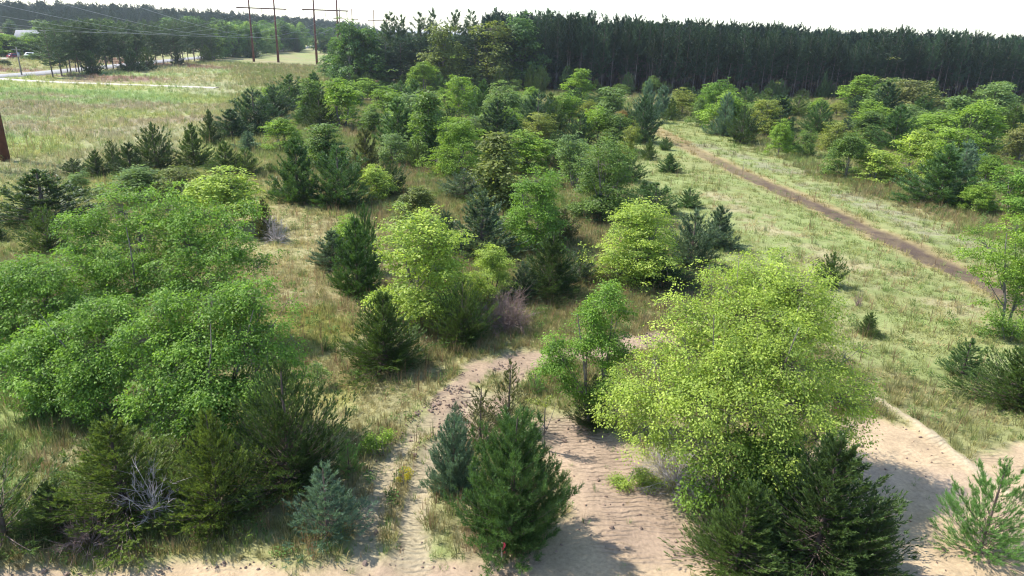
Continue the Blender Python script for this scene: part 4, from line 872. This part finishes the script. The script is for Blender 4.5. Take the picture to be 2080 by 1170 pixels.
EDGE = [  # mixed stand at the left end of the forest edge: x, base y, top y, width, kind, colour, label
 (712, 176, 42, 62, 'F', 'fol', 'dark green aspen at the left end of the forest edge'),
 (752, 176, 58, 70, 'F', 'fol', 'second dark green aspen from the left end of the forest edge'),
 (690, 172, 78, 40, 'F', 'fol', 'low leafy tree at the outermost left of the forest edge'),
 (735, 174, 66, 60, 'F', 'fol', 'broad dark aspen between the two leftmost aspens'),
 (900, 181, 52, 84, 'F', 'olive', 'yellowish oak crown in the mixed stand left of centre'),
 (1000, 181, 45, 90, 'F', 'olive', 'rounded oak with yellowish top in the middle of the mixed stand'),
 (1052, 181, 32, 90, 'F', 'fol', 'tall broad oak in the mixed stand'),
 (1105, 176, 22, 80, 'K', 'talls', 'tallest white pine at the right end of the mixed stand'),
 (1075, 174, 45, 70, 'K', 'talls', 'white pine in front of the tall broad oak'),
 (1140, 178, 55, 64, 'K', 'talls', 'white pine where the mixed stand meets the plantation'),
 (795, 168, 27, 46, 'K', 'talls', 'white pine spire second from left above the mixed stand'),
 (818, 168, 32, 36, 'K', 'talls', 'narrow white pine beside the second spire'),
 (855, 168, 27, 44, 'K', 'talls', 'white pine spire third from left above the stand'),
 (880, 168, 20, 34, 'K', 'talls', 'thin spruce spire above the yellowish oak'),
 (925, 168, 22, 44, 'K', 'talls', 'white pine spire right of the thin spruce'),
 (955, 168, 22, 44, 'K', 'talls', 'white pine spire above the rounded oak'),
 (1005, 168, 19, 44, 'K', 'talls', 'white pine spire behind the tall broad oak'),
 (785, 178, 82, 50, 'T', 'tall', 'short pine with visible trunk right of the dark aspens'),
 (815, 178, 74, 48, 'T', 'tall', 'dark pine second in the front row of mixed stand'),
 (845, 178, 76, 48, 'T', 'tall', 'dark pine third in the front row of mixed stand'),
 (875, 178, 80, 48, 'T', 'tall', 'dark pine below the yellowish oak crown'),
 (930, 178, 72, 50, 'T', 'tall', 'dark pine between the yellowish oak and rounded oak'),
 (965, 178, 70, 50, 'T', 'tall', 'dark pine below the white pine spires in mixed stand'),
 (1005, 178, 82, 50, 'T', 'tall', 'dark pine before the rounded oak'),
 (1035, 178, 80, 50, 'T', 'tall', 'dark pine before the tall broad oak'),
]
for (x, y, t, w, k, c, lab) in EDGE:
    plant_px(k, x, y, t, w * {'F': 1.2, 'K': 1.6, 'T': 1.25}[k], COLS[c], {'F': 'forest_tree', 'K': 'white_pine_tree', 'T': 'plantation_pine'}[k], lab, 'tree' if k == 'F' else 'pine', 'mixed trees at the left end of the forest edge')
for i in range(16):
    plant_px('F', 700 + i * 27 + rp.normal(0, 6), 166 + rp.uniform(-4, 2), rp.uniform(55, 85), rp.uniform(50, 75), tuple(np.array(COLS['fol']) * rp.uniform(.7, 1.2)), 'forest_tree', 'dark leafy tree deep inside the mixed stand', 'tree', 'leafy trees inside the mixed stand')
for i in range(44):   # shaded shrubs and young pines along the foot of the forest
    x = -38 + i * 4.1 + rp.normal(0, 1); y = treeline(x) - rp.uniform(1, 7); k = 'DPC'[int(rp.integers(0, 3))]
    plant(k, (x, y, 0), rp.uniform(2.5, 6.5) if k != 'D' else rp.uniform(2.5, 4.5), rp.uniform(3, 5), COLS[{'D': 'mid', 'P': 'pined', 'C': 'ced'}[k]], 'understory_shrub', 'dark low shrub growing in shade along the plantation foot', 'shrub', 'shrubs along the plantation foot')
# pine grove along the road
for i in range(46):
    u = i / 45; px = 108 + 345 * u + rp.normal(0, 5); py = 157 - 36 * u ** .9 + rp.uniform(-3.5, 1.5)
    plant_px('T', px, py, rp.uniform(36, 58), rp.uniform(36, 54) * (1 - .3 * u), COLS['talls'], 'grove_pine', 'slender pine with bare lower trunk in the roadside grove', 'pine', 'pines of the roadside grove', vi=3 + i % 2)
for (x, y, t, w, c, lab) in [(190, 152, 105, 34, 'pined', 'young spruce-like pine under the left part of roadside grove'), (270, 146, 100, 40, 'pined', 'bushy young pine under the middle of the roadside grove'), (300, 143, 96, 36, 'ced', 'dark young conifer beside the bushy one in roadside grove'),
                             (362, 132, 98, 24, 'ced', 'small dark cedar in the right part of roadside grove'), (420, 127, 92, 24, 'ced', 'dark cedar at the right end of the roadside grove'), (512, 118, 78, 30, 'ced', 'dark spruce before the far leafy row, left of the first pole'), (605, 107, 68, 18, 'ced', 'dark spire at the far end of the leafy row')]:
    plant_px('P' if c == 'pined' else 'C', x, y, t, w, COLS[c], 'roadside_conifer', lab, 'conifer', 'conifers along the roadside grove')
for i in range(30):
    u = i / 29; px = 436 + 190 * u + rp.normal(0, 4); py = 122 - 19 * u + rp.uniform(-5, 1)
    plant_px('F', px, py, rp.uniform(42, 60) + 6 * u, rp.uniform(30, 46) * (1 - .35 * u), tuple(np.array(COLS['fol' if i % 3 else 'pale']) * rp.uniform(.9, 1.4)), 'roadside_tree', 'leafy green tree in the far row behind the tall poles', 'tree', 'leafy trees of the far row')
for i in range(22):
    px = -30 + i * 6 + rp.normal(0, 4); py = rp.uniform(110, 116)
    plant_px('F', px, py, rp.uniform(64, 88), rp.uniform(30, 46), tuple(np.array(COLS['fol' if i % 2 else 'lime']) * rp.uniform(.8, 1.2)), 'yard_tree', 'green tree in front of the house beyond the road', 'tree', 'trees around the house')
for (x, y, t, w, c, lab) in [(10, 134, 120, 20, 'ced', 'small dark shrub on the lawn at the far left'), (76, 122, 108, 40, 'mid', 'pale hedge shrub by the far driveway'), (60, 121, 110, 30, 'mid', 'low shrub hiding the white car by the driveway'), (82, 115, 92, 16, 'rust', 'orange-leaved sapling in front of the yard trees')]:
    plant_px('D', x, y, t, w, COLS[c], 'yard_shrub', lab, 'shrub', 'shrubs around the far yard')
for (px, top, w, c) in [(30, 42, 34, 'talls'), (90, 42, 50, 'pale'), (200, 40, 40, 'pale'), (230, 42, 34, 'pale'), (350, 36, 50, 'fol'), (400, 34, 60, 'fol'), (450, 40, 50, 'fol'), (490, 42, 44, 'fol'), (540, 42, 40, 'fol'), (575, 40, 40, 'fol'), (650, 56, 32, 'fol'), (668, 56, 30, 'fol')]:
    d = 330.0 if px < 300 else 400.0; p = at_y(px, 100, d); b = np.array([p[0], d, 0]); b[2] = gz1(b)
    plant('F', b, max(6, hgt(b, top) - b[2]), w / FPX * d * 1.05, COLS[c], 'distant_tree', 'rounded leafy crown standing out before the wooded ridge', 'tree', 'crowns before the wooded ridge')
# wooded ridge, a far mass
n = 2600; x = rp.uniform(-760, -40, n); y = rp.uniform(430, 1050, n); k = (x < -150 + (y - 430) * -.10) ; x, y = x[k], y[k]; n = len(x)
z = gzat(x, y); dec = rp.uniform(0, 1, n) < .0
M_RIDGE = simple_mat('ridge_foliage', (.045, .07, .045), (.085, .13, .06), .08, bump=0)
def recolour(me, mat):
    m2 = me.copy(); m2.materials.clear(); m2.materials.append(mat); return m2
RD = [recolour(PROTO['K'][i][1], M_RIDGE) for i in range(2)] + [recolour(PROTO['F'][0][1], M_RIDGE)]
s = rp.uniform(.75, 1.05, n); scatter('ridge_forest', RD, np.c_[x, y, z], np.c_[np.zeros((n, 2)), rp.uniform(0, 6.28, n)], np.c_[s * 1.2, s * 1.2, s], rp.choice([0, 1, 2], n, p=[.4, .4, .2]), None, 'far dark wooded ridge on the left horizon')
n = 1500; x = rp.uniform(-260, 420, n); y = np.where(np.arange(n) < 700, rp.uniform(560, 900, n), treeline(x) + rp.uniform(72, 110, n)); k = (y > 500) | (x > -6); x, y = x[k], y[k]; n = len(x); z = gzat(x, y); s = rp.uniform(.6, .85, n)
scatter('horizon_forest', RD, np.c_[x, y, z], np.c_[np.zeros((n, 2)), rp.uniform(0, 6.28, n)], np.c_[s * 1.3, s * 1.3, s], rp.integers(0, 3, n), None, 'far band of trees along the horizon')

# ------------------------------------------------------------------ power line frames
import bmesh
def cyl_mesh(name, p0, p1, r0, r1, mat, sides=12):
    V, Q = tubes(np.array([[p0, (np.array(p0) + p1) / 2, p1]], float), np.array([[r0, (r0 + r1) / 2, r1]]), sides)
    me = build_mesh(name, V, quads=Q, mat=mat, smooth=True); bm = bmesh.new(); bm.from_mesh(me); bmesh.ops.holes_fill(bm, edges=bm.edges, sides=0); bm.to_mesh(me); bm.free(); return me
def box_mesh(name, c, s, mat, bevel=.01):
    bm = bmesh.new(); bmesh.ops.create_cube(bm, size=1, matrix=Matrix.Translation(c) @ Matrix.Diagonal((*s, 1)))
    if bevel: bmesh.ops.bevel(bm, geom=bm.edges[:] , offset=bevel, segments=2, affect='EDGES')
    me = bpy.data.meshes.new(name); bm.to_mesh(me); bm.free(); me.materials.append(mat); return me
HT, ARM = 25.0, 18.9
def h_frame(a, b, label):
    a = np.array([*a, 0.0]); b = np.array([*b, 0.0]); c = (a + b) / 2; u = unit(b - a); a[2] = b[2] = 0
    z = gz1(c); e = empty('transmission_frame', (c[0], c[1], z), math.atan2(u[1], u[0])); tag(e, label, 'power pole', 'H-frame poles of the power line')
    s = np.linalg.norm(b - a) / 2
    for sg in (-1, 1):
        mobj('pole', cyl_mesh('pole', (sg * s, 0, -.5), (sg * s, 0, HT), .46, .24, M_CORTEN), e)
        mobj('shield_bracket', box_mesh('shield_bracket', (sg * s, 0, HT + .1), (.7, .3, .2), M_CORTEN), e)
    mobj('crossarm', box_mesh('crossarm', (0, -.46, ARM), (4 * s, .28, .42), M_CORTEN, .03), e)
    pts = []
    for q in (-1.85, 0, 1.85):
        V = []; k = 13; zz = np.linspace(ARM - .2, ARM - 2.2, k); rr = np.where(np.arange(k) % 2, .13, .05)
        vv, qq = tubes(np.array([np.c_[np.full(k, q * s), np.full(k, -.46), zz]]), rr[None], 8); mobj('insulator', build_mesh('insulator', vv, quads=qq, mat=M_PORC, smooth=True), e)
        pts.append(c + u * q * s + np.array([u[1], -u[0], 0]) * .46 + np.array([0, 0, z + ARM - 2.2]))
    for sg in (-1, 1): pts.append(c + u * sg * s + np.array([0, 0, z + HT + .2]))
    return pts
g1, g2, g3 = ground(518, 126)[:2], ground(563, 126)[:2], ground(644, 131)[:2]
dirv = unit(np.array([.97, .12]))
mA = (g1 + g2) / 2; g1n, g2n = mA - dirv * 4.5, mA + dirv * 4.5
near_leg = ground(10, 327)[:2]
B0 = h_frame(near_leg - np.array([8.7, 1.6]), near_leg, 'rusty steel power pole at the left edge, nearest of all')
A0 = h_frame(near_leg + np.array([-34, -5]), near_leg + np.array([-25.3, -3.4]), 'rusty twin-pole frame of the left line beyond the left edge')
A1 = h_frame(g1n, g2n, 'left of two rusty twin-pole frames in the far field')
B1 = h_frame(g3, g3 + dirv * 8.2, 'right of two rusty twin-pole frames in the far field')
d = 475.
A2 = h_frame(at_y(691, 60, d)[:2], at_y(716, 60, d)[:2], 'distant left twin-pole frame rising behind the aspens')
B2 = h_frame(at_y(760, 60, d)[:2], at_y(785, 60, d)[:2], 'distant right twin-pole frame rising behind the aspens')
def wires(a, b, sag, ssag, what):
    for i, (p, q) in enumerate(zip(a, b)):
        u = np.linspace(0, 1, 41)[:, None]; P = p * (1 - u) + q * u; P[:, 2] -= (sag if i < 3 else ssag) * 4 * (u * (1 - u))[:, 0]
        V, Q = tubes(P[None], np.full((1, 41), .017 if i < 3 else .010), 5)
        o = mobj('power_wire', build_mesh('power_wire', V, quads=Q, mat=M_WIRE)); tag(o, ('conductor wire sagging ' if i < 3 else 'thin shield wire strung high ') + what, 'wire', 'wires of the power line')
wires(A0, A1, 6.8, 4.5, 'across the far field to the left rusty frame'); wires(B0, B1, 6.8, 4.5, 'across the field to the right rusty frame')
wires(A1, A2, 6.5, 4.5, 'beyond the left rusty frame'); wires(B1, B2, 6.5, 4.5, 'beyond the right rusty frame')

# utility pole by the road
b = ground(44.5, 153.5); b[2] = gz1(b); hp = hgt(b, 96)
e = empty('utility_pole', tuple(b)); tag(e, 'thin grey wooden utility pole where the gravel lane meets the road', 'pole')
mobj('pole', cyl_mesh('pole', (0, 0, -.3), (0, 0, hp), .17, .11, M_WOODP, 8), e); mobj('crossarm', box_mesh('crossarm', (0, -.18, hp - .5), (2.2, .12, .14), M_WOODP), e)
mobj('transformer', cyl_mesh('transformer', (.3, -.1, hp - 2), (.3, -.1, hp - 1.1), .22, .22, M_WIRE, 10), e)

# house among the yard trees
def house():
    d = 300.; p = at_y(74, 70, d); b = np.array([p[0], d, 0.0]); b[2] = gz1(b); e = empty('house', tuple(b), .35); tag(e, 'house with a grey gabled roof half hidden by trees beyond the road', 'house')
    w, l, h, rh = 9., 13., 5.2, 2.9
    mobj('wall', box_mesh('wall', (0, 0, h / 2), (l, w, h), M_WALL, .02), e)
    x, y = l / 2 + .5, w / 2 + .5
    V = [(-x, -y, h - .1), (x, -y, h - .1), (x, y, h - .1), (-x, y, h - .1), (-x, 0, h + rh), (x, 0, h + rh), (-x, -y, h + .15), (x, -y, h + .15), (x, y, h + .15), (-x, y, h + .15)]
    mobj('roof', build_mesh('roof', V, tris=[(6, 4, 9), (8, 5, 7)], quads=[(0, 3, 2, 1), (0, 1, 7, 6), (2, 3, 9, 8), (6, 7, 5, 4), (8, 9, 4, 5), (1, 2, 8, 7), (3, 0, 6, 9)], mat=M_ROOF), e)
    mobj('chimney', box_mesh('chimney', (2, .8, h + rh), (.9, .7, 1.6), M_CLOD, .02), e)
    for i in range(4):
        f = mobj('window', box_mesh('window', (-5.4 + i * 3.6, -w / 2 - .02, 3.9), (1.3, .1, 1.4), M_WHTP, .01), e); mobj('pane', box_mesh('pane', (-5.4 + i * 3.6, -w / 2 - .06, 3.9), (1.1, .06, 1.2), M_GLASS, 0), f)
    mobj('door', box_mesh('door', (1.8, -w / 2 - .03, 1.05), (1, .1, 2.1), M_WHTP, .01), e)
house()
# parked cars by the driveway
def car(px, py, rz, paint, label):
    b = ground(px, py); b[2] = gz1(b) + .02; e = empty('parked_car', tuple(b), rz); tag(e, label, 'car')
    prof = [(-2.2, .35), (-2.25, .75), (-2.15, 1.0), (-1.95, 1.05), (-1.55, 1.62), (-1.2, 1.7), (.3, 1.68), (.9, 1.12), (2.0, .98), (2.2, .75), (2.2, .35)]
    n = len(prof); V = [(x, s * (.92 if z < 1.1 else .72), z) for s in (-1, 1) for x, z in prof]
    me = build_mesh('body', V, tris=None, quads=[(i, (i + 1) % n, (i + 1) % n + n, i + n) for i in range(n)], mat=paint)
    bm = bmesh.new(); bm.from_mesh(me); bmesh.ops.holes_fill(bm, edges=bm.edges, sides=0); bmesh.ops.bevel(bm, geom=bm.edges[:], offset=.04, segments=2, affect='EDGES'); bm.to_mesh(me); bm.free(); mobj('body', me, e)
    mobj('rear_window', build_mesh('rear_window', [(-1.96, -.62, 1.13), (-1.96, .62, 1.13), (-1.62, .6, 1.58), (-1.62, -.6, 1.58)], quads=[(0, 3, 2, 1)], mat=M_GLASS), e)
    for s in (-1, 1):
        mobj('side_window', build_mesh('side_window', [(-1.5, s * .90, 1.16), (.7, s * .90, 1.16), (.25, s * .755, 1.6), (-1.2, s * .755, 1.6)], quads=[(0, 1, 2, 3)], mat=M_GLASS), e)
        mobj('taillight', box_mesh('taillight', (-2.2, s * .72, .88), (.12, .26, .3), M_LAMP, .02), e)
        for x in (-1.35, 1.4): mobj('wheel', cyl_mesh('wheel', (x, s * .72, .33), (x, s * .94, .33), .33, .33, M_TYRE, 16), e)
car(32, 119.5, 1.2, M_REDP, 'dark red car parked on the far driveway beside the utility pole')
car(66, 117.5, .2, M_WHTP, 'white car mostly hidden by shrubs on the far driveway')

# survey stakes
def stake(px, py, h, label, ribbon=True):
    b = ground(px, py); b[2] = gz1(b); e = empty('survey_stake', tuple(b)); tag(e, label, 'stake')
    mobj('lath', box_mesh('lath', (0, 0, h / 2 - .05), (.04, .015, h + .1), M_LATH, .003), e)
    if ribbon:
        k = 7; zz = np.linspace(h, h - .32, k); V = np.concatenate([np.c_[.022 + .02 * np.sin(zz * 30) + sx, -.02 - .015 * np.cos(zz * 22), zz] for sx in (0, .05)])
        mobj('ribbon', build_mesh('ribbon', V, quads=[(i, i + 1, i + 1 + k, i + k) for i in range(k - 1)], mat=M_RIBB), e)
stake(1018, 1152, .75, 'wooden survey stake with a pink ribbon in front of the full dark pine')
stake(1509, 348, 1.1, 'thin pale stake standing beside the dark furrow of the lane', False)

# ------------------------------------------------------------------ air
hz = box_mesh('haze', (0, 1000, 16), (24000, 24000, 38), M_WALL, 0)
hz.materials.clear(); m, t, out = new_mat('haze_air')
pv = N(t, 'ShaderNodeVolumePrincipled'); pv.inputs['Color'].default_value = (.86, .93, 1, 1); pv.inputs['Density'].default_value = .00014; pv.inputs['Anisotropy'].default_value = .3
L(t, pv.outputs[0], out.inputs['Volume']); hz.materials.append(m)
ho = mobj('haze', hz); tag(ho, 'thin pale air haze over the far trees', kind='stuff')
